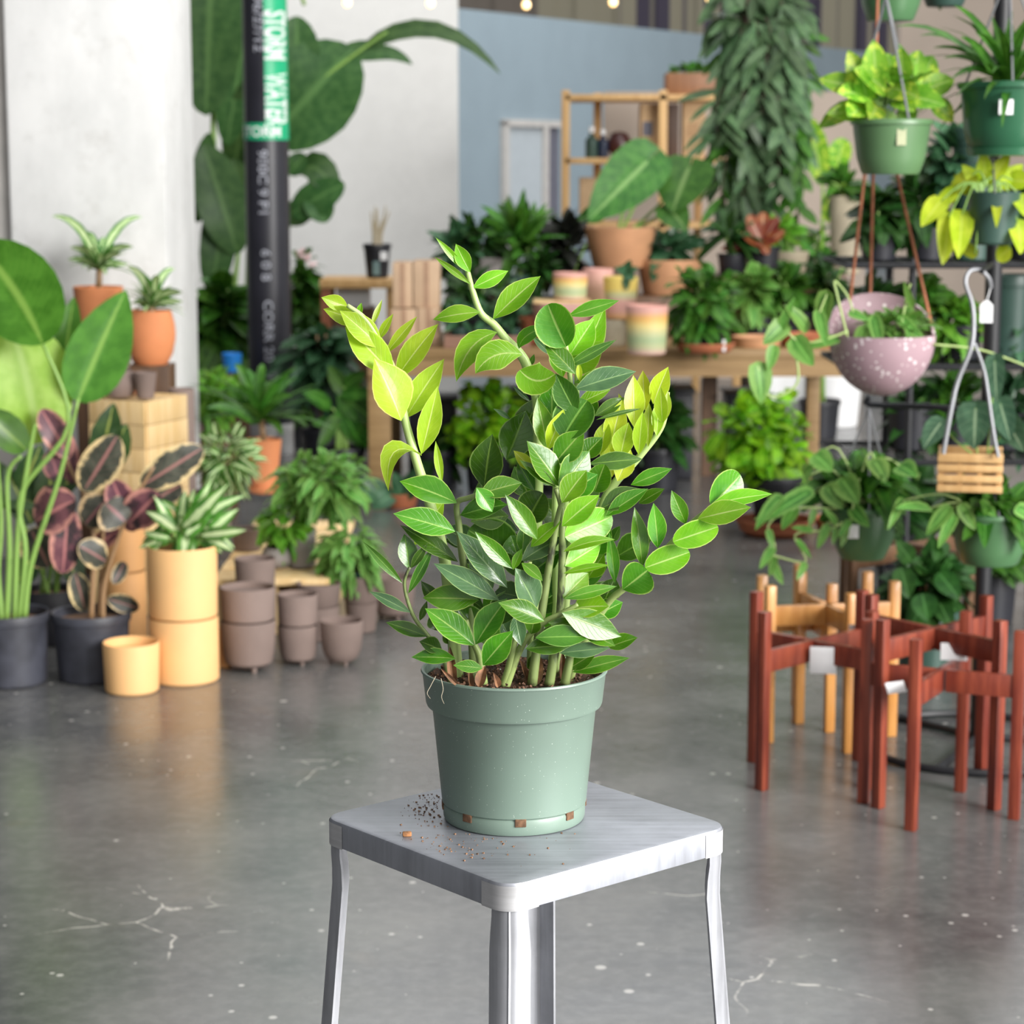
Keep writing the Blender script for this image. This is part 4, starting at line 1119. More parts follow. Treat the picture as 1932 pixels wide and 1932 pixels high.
# ================================================================ big banana-leaved plant behind the pipe
YB = 12.6
sp = potspec(462, 800, 858, 92, 78, Y=YB)
sp['h'] += sp['c'].z
sp['c'].z = 0
f, st = MB(), MB()
for (bx, by, tx, ty, w, dz, k) in ((402, -140, 388, 218, 132, 0, {}), (470, 20, 428, 275, 74, .1, {}), (448, 480, 384, 272, 96, -.05, {}), (400, 560, 428, 330, 70, .1, {}), (395, 250, 372, 420, 50, .2, {}), (440, 300, 470, 420, 60, .15, {}), (470, 150, 440, 330, 66, .25, {}),
        (505, 268, 668, 92, 178, 0, {'prof': 'paddle'}), (672, 108, 778, 122, 30, .0, {'ctrl': (735, 84), 'prof': 'strap'}), (690, 88, 944, 140, 34, .0, {'ctrl': (830, -2), 'prof': 'strap'}), (640, 100, 748, 105, 26, .02, {'ctrl': (700, 75), 'prof': 'strap'}), (560, 200, 560, 30, 90, .02, {'prof': 'paddle'}),
        (548, 405, 650, 346, 64, -.1, {}), (560, 330, 632, 372, 62, -.05, {'ctrl': (600, 285)}), (590, 360, 615, 420, 56, -.1, {}), (545, 330, 575, 290, 40, 0, {}), (540, 420, 590, 380, 50, 0, {}), (530, 250, 600, 200, 90, .1, {})):
    kw = dict(prof='paddle', nl=10, nc=3, wave=.08, fold=.1)
    kw.update(k)
    pxleaf(f, bx, by, tx, ty, w, YB-.1, dz, **kw)
for pts in ([(470, 790), (480, 600), (500, 400), (520, 260), (690, 88)], [(455, 790), (440, 600), (450, 470)], [(462, 790), (470, 500), (474, 200), (470, 20)], [(478, 790), (520, 560), (548, 405), (575, 380)], [(450, 790), (410, 500), (402, 200), (400, -100)]):
    pxtube(st, pts, YB, 9, 4)
pxtube(st, [(545, 200), (620, 140), (690, 88), (730, 60)], YB-.12, 4, 2.5)
pxtube(st, [(574, 10), (566, -20)], YB, 4, 4)
potted('potted_banana_plant', 'towering plant with torn banana leaves rising behind the black pipe', 'plant', sp, M_black, 'nursery', [('foliage', f, G_ban), ('stalk', st, S_green)])
def shrub(px, pb_, wpot, crow, n, Lf, Wf, lab, mt, prof='ovate', name='potted_shrub', pmat=None, pt=None, extra=None, z=0.0, Y=None, st_n=8, st_r=.006, kind='nursery', droop=.3, lift=.3, group=None, back=0.0, stm=None, shell=.4):
    s_ = potspec(px, pt if pt else pb_-wpot*.9, pb_, wpot, wpot*.82, z, Y)
    f_ = MB()
    Yc = s_['c'].y
    cr_ = crown(*crow, Yc)
    bush(f_, cr_, n, Lf, Wf, prof, lift, droop, back=back, shell=shell)
    parts = [('foliage', f_, mt)]
    if st_n: parts.append(('stalk', stems_to(s_, cr_, st_n, st_r), stm or S_green))
    if extra: parts += extra(s_)
    potted(name, lab, 'plant', s_, pmat or M_black, kind, parts, group=group)
    return s_
shrub(418, 836, 84, (418, 600, 56, 110), 130, .26, .12, 'dark shrub filling the gap between pale column and black pipe', G_mid, droop=.5)
def blossoms(s_):
    mb = MB()
    for (x, y) in ((566, 480), (578, 490), (571, 476), (590, 500), (583, 486)):
        p = P(x, y, s_['c'].y-.22)
        for k in range(5):
            d_ = rnd_dir()
            mb.leaf(p, p+d_*.03, Vector((0, -1, .3)), .02, None, 'paddle', 3, 1)
    return [('blossom', mb, mat('pale_pink_petals', (.78, .58, .58), .6))]
shrub(574, 812, 76, (574, 545, 38, 92), 150, .17, .075, 'dark shrub dotted with pale pink blossoms right of the pipe', G_mid, droop=.5, extra=blossoms)
shrub(612, 888, 84, (606, 662, 50, 76), 95, .26, .10, 'drooping broad leaved plant right of the pipe foot', G_blue, droop=.6, stm=S_brown, st_n=7)
shrub(545, 845, 60, (560, 735, 30, 60), 50, .2, .07, 'small glossy plant squeezed against the pipe', G_mid, droop=.2)
# blue tub glimpsed through the leaves
bt = potspec(438, 668, 704, 38, 32, Y=11.2)
build(MB().box((bt['c'].x, bt['c'].y, bt['c'].z/2), (.16, .16, bt['c'].z)), 'plinth', W_dark, label='dark plinth holding up the bright blue tub', cat='plinth')
build(potmesh(bt, 'plain'), 'tub', mat('bright_blue_plastic', (.02, .24, .72), .4), label='bright blue plastic tub glimpsed through leaves left of the pipe', cat='tub')
# philodendron in the black pot left of the table
sp = potspec(648, 848, 936, 86, 70, 0)
f, st = MB(), MB()
for (bx, by, tx, ty, w) in ((640, 740, 715, 800, 52), (640, 760, 690, 850, 40), (655, 745, 620, 690, 34), (625, 770, 570, 740, 30), (650, 730, 690, 700, 30), (640, 780, 600, 850, 28), (660, 800, 720, 860, 34), (640, 745, 725, 745, 26), (630, 800, 590, 800, 22)):
    pxleaf(f, bx, by, tx, ty, w, sp['c'].y, R.uniform(-.15, .1), prof='ovate', roll=R.uniform(-25, 25))
    pxtube(st, [(645+R.uniform(-12, 12), 860), ((645+bx)/2, (800+by)/2), (bx, by)], sp['c'].y, 3, 2, 3)
potted('potted_philodendron', 'arching glossy plant in the black nursery pot beside the table leg', 'plant', sp, M_black, 'nursery', [('foliage', f, G_mid), ('stalk', st, S_green)])
sp = potspec(757, 934, 960, 66, 56, 0)
f, st = MB(), MB()
for (bx, by, tx, ty, w) in ((735, 945, 668, 905, 50), (745, 930, 700, 960, 36), (760, 940, 800, 880, 40), (760, 935, 740, 890, 30)):
    pxleaf(f, bx, by, tx, ty, w, sp['c'].y-.05, -.05)
    pxtube(st, [(757, 942), (bx, by)], sp['c'].y, 2, 2, 2)
potted('potted_begonia', 'low plant with big blue green leaves in a terracotta dish by the table', 'plant', sp, M_terra2, 'plain', [('foliage', f, G_blue), ('stalk', st, S_green)])
# ================================================================ wooden side bench with a dry plant
zb = P(660, 527, 11.9).z
b0, b1 = P(603, 527, 11.9), P(748, 527, 11.9)
bench = thing('wooden_side_table', 'honey wood side table carrying the dry spiky plant', 'table', ((b0.x+b1.x)/2, 12.1, 0))
build(MB().box(((b0.x+b1.x)/2, 12.1, zb-.024), (b1.x-b0.x, .42, .048), bev=.004), 'tabletop', W_shelf, bench)
for x in (b0.x+.03, b1.x-.03):
    for y in (11.94, 12.26): build(MB().box((x, y, (zb-.05)/2), (.05, .05, zb-.05)), 'leg', woodmat('reddish_wood', (.30, .10, .05), (.42, .16, .08)) if y < 12 and x < (b0.x+b1.x)/2 else W_shelf, bench)
sp = potspec(712, 460, 524, 54, 40, zb+.001)
sp = potspec(712, 460, 524, 54, 40, Y=11.98)
sp['c'].z = zb+.001
f = MB()
for (x, y, xx) in ((704, 425, 706), (700, 405, 697), (712, 400, 712), (722, 420, 718), (728, 394, 726), (708, 395, 704), (735, 405, 728)):
    pxtube(f, [(xx*.4+712*.6, 466), ((xx+712)/2, 440), (x, y-6)], sp['c'].y, 4.5, 1.2, 4)
t_, po = potted('potted_spiky_plant', 'dry spiky stems in a black pot with stickers on the side table', 'plant', sp, M_black, 'nursery', [('stalk', f, stemmat('dry_stem', (.36, .30, .20), (.22, .20, .12)))])
for (x, y, w, h, mt) in ((724, 483, 13, 16, M_tag), (710, 506, 13, 26, mat('pale_teal_sticker', (.16, .25, .25), .6))):
    p = P(x, y, sp['c'].y-m(24, sp['c']))
    build(MB().box(p+Vector((0, .006, 0)), (m(w, p), .012, m(h, p))), 'sticker', mt, po)
wb_ = P(665, 578, 12.1)
build(MB().box((P(668, 570, 12.1).x, 12.1, wb_.z+.05), (.17, .2, .10)), 'white_box', M_tag, label='white carton under the honey wood side table', cat='box')
build(MB().box((P(668, 570, 12.1).x, 12.1, wb_.z/2), (.22, .24, wb_.z)), 'plinth', W_dark, label='dark plinth under the white carton', cat='plinth')
# ================================================================ long table
YT = 9.8
zt = P(1100, 660, YT).z
x0, x1 = P(690, 700, YT).x, P(1612, 700, YT).x
tb = thing('display_table', 'long oak display table crowded with pots', 'table', ((x0+x1)/2, YT+.55, 0))
th_ = zt-P(1100, 711, YT).z
mb = MB()
mb.box(((x0+x1)/2, YT+.55, zt-.02), (x1-x0, 1.1, .04), bev=.004)
build(mb, 'tabletop', W_table, tb)
mb = MB()
for y in (YT+.03, YT+1.07): mb.box(((x0+x1)/2, y, zt-.04-(th_-.04)/2), (x1-x0-.02, .04, th_-.04))
for x in (x0+.03, x1-.03): mb.box((x, YT+.55, zt-.04-(th_-.04)/2), (.04, 1.0, th_-.04))
build(mb, 'apron_frame', W_table, tb)
for (x, y, w_) in ((x0+.055, YT+.1, .1), (x0+.055, YT+1.0, .1), (P(1533, 740, YT+.5).x, YT+.5, .06), (P(1533, 740, YT+1.0).x, YT+1.0, .06)):
    build(MB().box((x, y, (zt-.04)/2), (w_, .09, zt-.04), bev=.004), 'leg', W_table, tb)
build(MB().box((P(1338, 760, YT+.8).x, YT+.8, (zt-.04)/2), (.07, .07, zt-.04)), 'leg', W_dark, tb, label='dark middle leg')
ZT = zt+.001
# risers at the back of the table
def riser(xa, xb, ytop, Yf, dep, lab, z0=ZT):
    a_, b_ = P(xa, ytop, Yf), P(xb, ytop, Yf)
    build(MB().box(((a_.x+b_.x)/2, Yf+dep/2, (z0+a_.z)/2), (b_.x-a_.x, dep, a_.z-z0), bev=.004), 'wooden_riser', W_dark, label=lab, cat='riser', group=None)
    return a_.z+.001
zr1 = riser(838, 1000, 562, 10.42, .4, 'dark wooden riser under the grey pot on the table')
zr2 = riser(1098, 1330, 560, 10.42, .4, 'dark wooden riser under the wide tan bowls')
zr3 = riser(1350, 1600, 520, 10.45, .4, 'dark wooden riser at the far right of the table')
# cardboard boxes
def carton(xa, xb, yt, yb_, Y, dep, lab, z0, rz=0.0):
    a_, b_ = P(xa, yb_, Y), P(xb, yb_, Y)
    h = P(xa, yt, Y).z-z0
    w = b_.x-a_.x
    c_ = Vector(((a_.x+b_.x)/2, Y+dep/2, z0))
    Rz = Matrix.Rotation(rz, 3, 'Z')
    t = thing('cardboard_box', lab, 'box', c_, 'cardboard boxes on the table')
    build(MB().box(c_+Vector((0, 0, h/2)), (w, dep, h), Rz, .003), 'carton', W_box, t)
    build(MB().box(c_+Rz @ Vector((0, -dep/2-.0008, h/2)), (.022, .0016, h), Rz), 'packing_tape', mat('brown_packing_tape', (.36, .22, .14), .35), t)
    return z0+h+.001
zc = carton(738, 786, 583, 655, 10.0, .28, 'lower left cardboard box at the end of the table', ZT)
zc2 = carton(788, 829, 581, 655, 10.0, .28, 'lower right cardboard box at the end of the table', ZT)
zc = max(zc, zc2)
carton(741, 778, 496, 583, 10.02, .24, 'upper left cardboard box with a shadowed seam', zc)
carton(780, 829, 493, 583, 10.02, .24, 'upper right cardboard box beside the lifted black pot', zc)
# trays and small pots at the left of the table
def tpot(px, pt, pb_, wt, wb, lab, mt, kind='plain', z=None, Y=None, cat='pot', name='flower_pot', group=None):
    s_ = potspec(px, pt, pb_, wt, wb, ZT if (z is None and Y is None) else z, Y) if Y is None else potspec(px, pt, pb_, wt, wb, Y=Y)
    if Y is not None and z is not None:
        s_['h'] += s_['c'].z-z
        s_['c'].z = z
    build(potmesh(s_, kind), name, mt, label=lab, cat=cat, group=group)
    return s_
ty = P(915, 660, YT+.05)
tr = MB()
a_, b_ = P(838, 660, 9.86), P(1000, 660, 9.86)
tr.box(((a_.x+b_.x)/2, 10.0, ZT+.006), (b_.x-a_.x, .26, .012))
for y in (9.875, 10.125): tr.box(((a_.x+b_.x)/2, y, ZT+.03), (b_.x-a_.x, .012, .05))
for x in (a_.x+.006, b_.x-.006): tr.box((x, 10.0, ZT+.03), (.012, .24, .05))
build(tr, 'tray', mat('brown_clay_tray', (.27, .145, .10), .7), label='long brown clay tray holding little dark plants', cat='tray')
for (px, w, h, lab) in ((868, 40, 46, 'small dark plant at the left end of the brown tray'), (918, 44, 54, 'small dark plant in the middle of the brown tray'), (966, 36, 44, 'small dark plant at the right end of the brown tray')):
    s_ = potspec(px, 645-h*.6, 648, w, w*.8, Y=9.92)
    s_['c'].z = ZT+.013
    f = MB()
    cr = crown(px, 600, w*.75, 34, s_['c'].y)
    bush(f, cr, 40, .10, .04, lift=.5)
    potted('small_potted_plant', lab, 'plant', s_, M_dgreen, 'plain', [('foliage', f, G_blue)])
# rainbow glazed pots
def rainbow(name, stops):
    k = NT(name)
    z = k.n('SeparateXYZ', {0: k.n('TexCoord').outputs['Generated']}).outputs[2]
    z = k.math('ADD', z, k.math('MULTIPLY', k.noise(12.0, k.obj()), .06))
    cr = k.n('ValToRGB', {0: z})
    e = cr.color_ramp.elements
    while len(e) > 1: e.remove(e[-1])
    for i, (p, c) in enumerate(stops):
        q = e[0] if i == 0 else e.new(p)
        q.position, q.color = p, (*c, 1)
    k.set(k.b, 'Base Color', cr.outputs[0])
    k.set(k.b, 'Roughness', .6)
    return k.m
PK, YE, GN, OR, PG = (.62, .33, .28), (.74, .56, .14), (.36, .46, .25), (.70, .38, .10), (.50, .52, .28)
M_rb = rainbow('rainbow_glaze', [(0, PK), (.09, (.62, .42, .34)), (.2, PG), (.34, GN), (.45, PG), (.62, (.74, .6, .24)), (.78, OR), (.93, PK)])
M_rb2 = rainbow('yellow_pink_glaze', [(0, OR), (.25, PK), (.45, PK), (.6, PG), (.75, YE), (1, YE)])
M_pink = mat('blush_glaze', (.62, .36, .31), .6, var=.05)
GR = 'rainbow glazed pots on the table'
tpot(1220, 578, 671, 80, 72, 'largest rainbow glazed pot at the table edge', M_rb, 'plain', group=GR)
sq = tpot(1060, 574, 640, 112, 88, 'wide blush pink planter carrying a rainbow pot', M_pink, 'plain', Y=9.95, z=ZT)
def stack(s_, px, pt, wt, wb, lab, mt, kind='plain', group=GR):
    top = s_['c'].z+s_['h']+.001
    rt = m(wt/2, s_['c'])
    t_ = dict(c=Vector((P(px, 600, s_['c'].y).x, s_['c'].y, top)), h=max(.03, P(px, pt, s_['c'].y-rt).z-top), rt=rt, rb=m(wb/2, s_['c']))
    build(potmesh(t_, kind), 'flower_pot', mt, label=lab, cat='pot', group=group)
    return t_
# a board bridges the wide planter's mouth
top = sq['c'].z+sq['h']
build(MB().box((sq['c'].x, sq['c'].y, top+.006), (sq['rt']*1.9, sq['rt']*1.5, .01)), 'board', W_pine, label='thin board laid over the wide blush planter', cat='board')
stack(dict(c=sq['c'], h=sq['h']+.012, rt=0, rb=0), 1076, 516, 66, 60, 'orange banded rainbow pot on top of the wide blush planter', M_rb)
s5_ = tpot(1148, 604, 668, 68, 66, 'plain tan pot supporting the yellow and pink pot', M_tan, 'plain', Y=9.95, z=ZT)
s6_ = dict(c=s5_['c']+Vector((m(22, s5_['c']), 0, s5_['h']+.001)), h=0, rt=0, rb=0)
s6_['rt'], s6_['rb'] = m(33, s6_['c']), m(27, s6_['c'])
s6_['h'] = P(1176, 522, s6_['c'].y).z-s6_['c'].z
f = MB()
for (tx, ty_, w) in ((1196, 528, 22), (1172, 500, 16), (1190, 490, 18), (1160, 505, 14), (1205, 505, 14), (1183, 548, 16)):
    pxleaf(f, 1180, 515, tx, ty_, w, s6_['c'].y-m(26, s6_['c']), -.03)
potted('small_potted_plant', 'little plant in the yellow and pink glazed pot', 'plant', s6_, M_rb2, 'plain', [('foliage', f, G_blue)])
tpot(1128, 508, 575, 58, 54, 'muted peach glazed pot behind the orange banded one', rainbow('peach_glaze', [(0, PG), (.5, (.6, .4, .22)), (1, PK)]), 'plain', Y=10.25, z=ZT, group=GR)
tpot(1010, 600, 648, 60, 50, 'small terracotta pot left of the wide blush planter', M_terra2, 'plain', Y=10.05, z=ZT)
# wide bowls with big leaves on the riser
s_ = potspec(1262, 492, 560, 120, 100, Y=10.5)
s_['h'] += s_['c'].z-zr2
s_['c'].z = zr2
f = MB()
bush(f, crown(1262, 470, 60, 32, s_['c'].y), 40, .16, .08, lift=.4)
potted('potted_plant', 'dark low plant in a tan terracotta bowl right of the wide bowl', 'plant', s_, M_tbowl, 'plain', [('foliage', f, G_blue)])
zr4 = riser(1122, 1206, 506, 10.55, .3, 'small dark wooden block lifting the wide tan bowl', zr2)
s_ = potspec(1170, 430, 506, 138, 104, Y=10.5)
s_['h'] += s_['c'].z-zr4
s_['c'].z = zr4
f, st = MB(), MB()
YQ = s_['c'].y
pxleaf(f, 1222, 305, 1110, 416, 108, YQ-.1, -.12, prof='heart', back=.22, nl=10, nc=3, up=.2, fold=.15)
pxleaf(f, 1300, 318, 1268, 402, 104, YQ-.05, -.1, prof='heart', back=.25, nl=10, nc=3, up=.3, fold=.12, roll=14)
pxleaf(f, 1262, 392, 1296, 436, 60, YQ-.1, -.1, prof='heart', back=.2)
pxleaf(f, 1240, 345, 1200, 300, 60, YQ+.1, .05, prof='heart', back=.2)
pxleaf(f, 1140, 400, 1090, 415, 36, YQ, -.05)
for pts in ([(1170, 440), (1200, 380), (1222, 306)], [(1185, 440), (1250, 380), (1296, 320)], [(1180, 440), (1230, 415), (1262, 392)], [(1165, 440), (1190, 360), (1240, 345)]): pxtube(st, pts, YQ, 3.5, 2.5)
t_, po = potted('potted_philodendron', 'plant with two huge heart shaped leaves in a wide tan bowl', 'plant', s_, M_tbowl, 'plain', [('foliage', f, leafmat('large_heart_leaf', (.030, .13, .018), (.06, .20, .03), vein=(.24, .42, .14), trans=.22)), ('stalk', st, S_green)])
build(MB().lathe([(.02, 0), (.001, .001)], s_['c']+Vector((0, 0, s_['h']*.9)), 8), 'pebble', M_tag, t_)
# greenery standing on the table and risers, from left to right
def onT(px, ptp, pbp, wp, crow, n, Lf, Wf, lab, mt, z, Y, pmat=M_black, kind='nursery', **kw):
    s_ = potspec(px, ptp, pbp, wp, wp*.8, Y=Y)
    s_['h'] += s_['c'].z-z
    s_['c'].z = z
    f_ = MB()
    cr_ = crown(*crow, s_['c'].y)
    bush(f_, cr_, n, Lf, Wf, **kw)
    potted('potted_plant', lab, 'plant', s_, pmat, kind, [('foliage', f_, mt), ('stalk', stems_to(s_, cr_, 7, .004), S_green)])
onT(920, 487, 560, 74, (905, 450, 66, 46), 80, .17, .06, 'dark leafy plant in the grey pot on the left riser', G_dark, zr1, 10.5, M_greyp, 'plain')
onT(975, 520, 560, 50, (985, 460, 50, 70), 60, .24, .06, 'tall dark lance leaved plant beside the grey pot', G_mid, zr1, 10.48, M_dgreen, prof='lance', lift=.8, droop=.1)
onT(862, 525, 560, 42, (862, 470, 34, 58), 50, .18, .06, 'dark plant at the left edge of the riser before the blue wall', G_blue, zr1, 10.5)
onT(1066, 560, 600, 60, (1072, 472, 56, 60), 70, .22, .09, 'nearly black leaved plant between the grey pot and tan bowl', G_blk, ZT, 10.6, droop=.2)
onT(1020, 560, 620, 56, (1020, 510, 46, 50), 60, .15, .06, 'dark green plant behind the rainbow pots', G_dark, ZT, 10.5)
onT(895, 590, 640, 56, (890, 545, 50, 45), 60, .14, .06, 'dark bushy plant behind the brown tray', G_dark, ZT, 10.25)
onT(985, 590, 640, 50, (970, 570, 46, 40), 50, .12, .05, 'grey green plant behind the brown tray', G_grey, ZT, 10.25)
ss = potspec(1330, 650, 668, 114, 100, ZT)
build(potmesh(ss, 'saucer'), 'saucer', M_terra2, label='terracotta saucer at the table edge under a glossy plant', cat='saucer')
s_ = dict(c=ss['c']+Vector((0, 0, ss['h']*.32)), h=.16, rt=ss['rt']*.78, rb=ss['rb']*.66)
f = MB()
cr = crown(1325, 565, 82, 82, s_['c'].y)
bush(f, cr, 230, .12, .055, lift=.3, droop=.45)
t_, po = potted('potted_plant', 'glossy bushy green plant in the terracotta saucer', 'plant', s_, M_black, 'nursery', [('foliage', f, G_mid), ('stalk', stems_to(s_, cr, 12, .004), S_green)])
p = P(1366, 652, s_['c'].y-s_['rt'])
build(MB().box(p, (.012, .006, .05)), 'plant_label', M_tag, t_)
tr = MB()
a_, b_ = P(1392, 668, 9.86), P(1475, 668, 9.86)
tr.lathe([(.10, 0), (.115, .045), (.108, .045), (.095, .01), (.001, .008)], ((a_.x+b_.x)/2, 9.98, ZT), 28)
build(tr, 'saucer', M_tbowl, label='tan clay dish right of the glossy plant on the table', cat='saucer')
a_ = P(1530, 650, 9.95)
build(MB().lathe([(.12, 0), (.135, .055), (.127, .055), (.112, .01), (.001, .008)], (a_.x, 10.0, ZT), 28), 'saucer', M_terra2, label='terracotta dish behind the speckled hanging bowl', cat='saucer')
onT(1430, 600, 655, 60, (1420, 545, 50, 60), 80, .15, .065, 'variegated plant in black pot right of the glossy plant', G_pale, ZT+.01, 10.2, droop=.4)
onT(1495, 590, 650, 72, (1490, 545, 52, 55), 80, .15, .065, 'mid green plant in black pot near the table end', G_mid, ZT, 10.2, droop=.3)
onT(1555, 580, 640, 56, (1560, 530, 44, 60), 70, .14, .05, 'dark plant at the far table end behind the ropes', G_dark, ZT, 10.2)
onT(1488, 475, 515, 76, (1470, 440, 50, 36), 50, .13, .05, 'green plant in the square tan pot on the riser', G_bri, zr3, 10.55, M_tan, 'plain')
onT(1595, 370, 500, 66, (1590, 350, 46, 30), 36, .13, .05, 'low plant in the tall tan cylinder behind the ropes', G_mid, zr3, 10.5, M_tan, 'plain')
s_ = potspec(1440, 465, 515, 66, 54, Y=10.52)
s_['h'] += s_['c'].z-zr3
s_['c'].z = zr3
f = MB()
for (tx, ty_, w) in ((1412, 405, 30), (1440, 400, 34), (1468, 410, 28), (1400, 440, 24), (1480, 435, 22), (1360, 470, 16), (1450, 480, 18)):
    pxleaf(f, 1438, 462, tx, ty_, w, s_['c'].y-.08, R.uniform(-.08, .05), prof='paddle', roll=R.uniform(-20, 20))
potted('potted_plant', 'plant with red bronze leaves on the right riser', 'plant', s_, M_black, 'nursery', [('foliage', f, G_red)])
onT(1380, 480, 515, 56, (1375, 440, 50, 40), 40, .16, .06, 'dark plant beside the red bronze one on the right riser', G_dark, zr3, 10.5)
# ================================================================ under the table
for (xa_, xb_, yt_, dy_, lb_) in ((770, 860, 760, .62, 'added black bin darkening the left end under the table'), (960, 1080, 745, .66, 'added black bin darkening the middle under the table'), (1110, 1225, 770, .6, 'second added black bin darkening the middle under the table'), (1245, 1308, 742, .64, 'added black bin darkening the space beside the dark middle table leg'), (1374, 1450, 750, .66, 'added black bin darkening the space behind the big lime bush')):  # bins put in to make the space under the table near black
    a_, b_ = P(xa_, 800, YT+dy_), P(xb_, 800, YT+dy_)
    h_ = P(xa_, yt_, YT+dy_).z
    t_ = thing('added_dark_bin', lb_, 'bin', ((a_.x+b_.x)/2, YT+dy_+.17, 0), 'added black bins darkening the space under the table')
    build(MB().box(((a_.x+b_.x)/2, YT+dy_+.17, h_/2), (b_.x-a_.x, .34, h_-.004), bev=.01), 'bin_body', M_black, t_)
    build(MB().box(((a_.x+b_.x)/2, YT+dy_+.17, h_+.008), (b_.x-a_.x+.02, .36, .02), bev=.004), 'lid', M_blk, t_)
shrub(922, 930, 96, (922, 792, 86, 92), 230, .10, .07, 'lime green bush under the left half of the table', G_lime, prof='obov', st_n=12, droop=.35, shell=.25)
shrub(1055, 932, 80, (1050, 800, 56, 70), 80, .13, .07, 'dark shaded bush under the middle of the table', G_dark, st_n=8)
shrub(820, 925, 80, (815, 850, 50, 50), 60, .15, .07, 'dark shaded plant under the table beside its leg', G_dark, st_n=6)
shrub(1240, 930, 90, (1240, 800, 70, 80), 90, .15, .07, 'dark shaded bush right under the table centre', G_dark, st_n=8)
sa = potspec(1462, 990, 1018, 150, 120, 0)
build(potmesh(sa, 'saucer'), 'saucer', M_terra2, label='large dark terracotta saucer on the floor under the lime bush', cat='saucer')
s_ = dict(c=sa['c']+Vector((0, 0, sa['h']*.33)), h=.22, rt=sa['rt']*.7, rb=sa['rb']*.62)
f = MB()
cr = crown(1432, 826, 106, 112, s_['c'].y)
bush(f, cr, 380, .085, .06, 'obov', lift=.15, droop=.35, shell=.25, jit=1.2)
potted('potted_shrub', 'big lime green bush on the floor in front of the white bucket', 'plant', s_, M_black, 'nursery', [('foliage', f, G_lime), ('stalk', stems_to(s_, cr, 16, .005), S_green)])
sa = potspec(1590, 985, 1012, 110, 96, 0)
build(potmesh(sa, 'saucer'), 'saucer', M_terra2, label='second terracotta saucer on the floor beside the lime bush', cat='saucer')
sb = potspec(1577, 712, 808, 96, 80, 0)
build(potmesh(sb, 'plain'), 'bucket', M_tag, label='white plastic bucket standing under the table end', cat='bucket')
a_ = onz(1500, 770, 0)
build(MB().box((P(1490, 740, 12.2).x, 12.3, .16), (.26, .2, .32), bev=.004), 'white_box', M_tag, label='white carton on the floor left of the bucket', cat='box')
# ================================================================ shelving rack before the beige partition
YR0, YR1 = 13.9, 14.5
rk = thing('shelving_rack', 'open honey pine shelving rack in front of the beige partition', 'shelf', (P(1195, 400, 14.2).x, 14.2, 0))
ztop = P(1065, 170, YR0).z
for (px, y) in ((1067, YR0), (1127, YR1), (1250, YR0), (1318, YR1), (1396, YR0)):
    build(MB().box((P(px, 300, y).x, y, ztop/2), (.05, .05, ztop), bev=.003), 'post', W_shelf, rk)
xa, xb = P(1060, 300, YR0).x, P(1400, 300, YR0).x
for py in (178, 298, 420):
    z = P(1067, py, YR0).z
    build(MB().box(((xa+xb)/2+.03, (YR0+YR1)/2, z-.018), (xb-xa+.02, YR1-YR0+.05, .036), bev=.003), 'shelf_board', W_shelf, rk)
zs = P(1067, 298, YR0).z+.001
for (px, pt, w, mt, lab) in ((1116, 250, 24, M_dgreen, 'small dark green bottle on the rack shelf'), (1137, 254, 22, mat('navy_glass', (.02, .03, .06), .2), 'small navy bottle on the rack shelf')):
    c_ = P(px, 296, YR0+.12)
    r_ = m(w/2, c_)
    h = P(px, pt, YR0+.12).z-zs
    t = thing('bottle', lab, 'bottle', (c_.x, c_.y, zs))
    build(MB().lathe([(r_*.9, 0), (r_, .01), (r_, h*.72), (r_*.4, h*.86), (r_*.36, h)], (c_.x, c_.y, zs), 18), 'glass_body', mt, t)
    build(MB().lathe([(r_*.42, 0), (r_*.42, h*.22)], (c_.x, c_.y, zs+h), 14), 'cap', M_tag, t)
c_ = P(1168, 296, YR0+.15)
build(MB().lathe([(.03, 0), (.075, .05), (.08, .1), (.05, .15), (.02, .16)], (c_.x, c_.y, zs), 20), 'vase', mat('oxblood_glaze', (.06, .018, .016), .3), label='dark oxblood vase on the rack shelf', cat='vase')
for (pa_, pb_2, pt, lab, mk) in ((1208, 1244, 195, 'upright kraft box with a dark square mark on the rack', 1), (1288, 1330, 190, 'wide kraft box at the right of the rack shelf', 2)):
    a_, b_ = P(pa_, 296, YR0+.1), P(pb_2, 296, YR0+.1)
    h = P(pa_, pt, YR0+.1).z-zs
    t = thing('kraft_box', lab, 'box', ((a_.x+b_.x)/2, YR0+.2, zs))
    build(MB().box(((a_.x+b_.x)/2, YR0+.2, zs+h/2), (b_.x-a_.x, .2, h), bev=.004), 'carton', mat('kraft_board', (.50, .33, .18), .8), t)
    if mk == 1: build(MB().box(P(1222, 243, YR0+.099), (.062, .002, .088)), 'printed_mark', M_dark, t)
    else: build(MB().box(P(1306, 245, YR0+.099), (.07, .002, .08)), 'printed_mark', mat('kraft_darker_brown', (.40, .25, .13), .8), t)  # second mark is a rectangle a little darker than the board
a_, b_ = P(1256, 296, YR0+.12), P(1280, 296, YR0+.12)
build(MB().box(((a_.x+b_.x)/2, YR0+.2, zs+(P(1260, 195, YR0).z-zs)/2), (b_.x-a_.x, .18, P(1260, 195, YR0).z-zs), bev=.004), 'brown_box', mat('dark_chocolate_board', (.07, .035, .02), .6), label='dark chocolate upright box between the kraft boxes', cat='box')
zs2 = P(1067, 420, YR0).z+.001
a_, b_ = P(1094, 410, YR0+.1), P(1140, 410, YR0+.1)
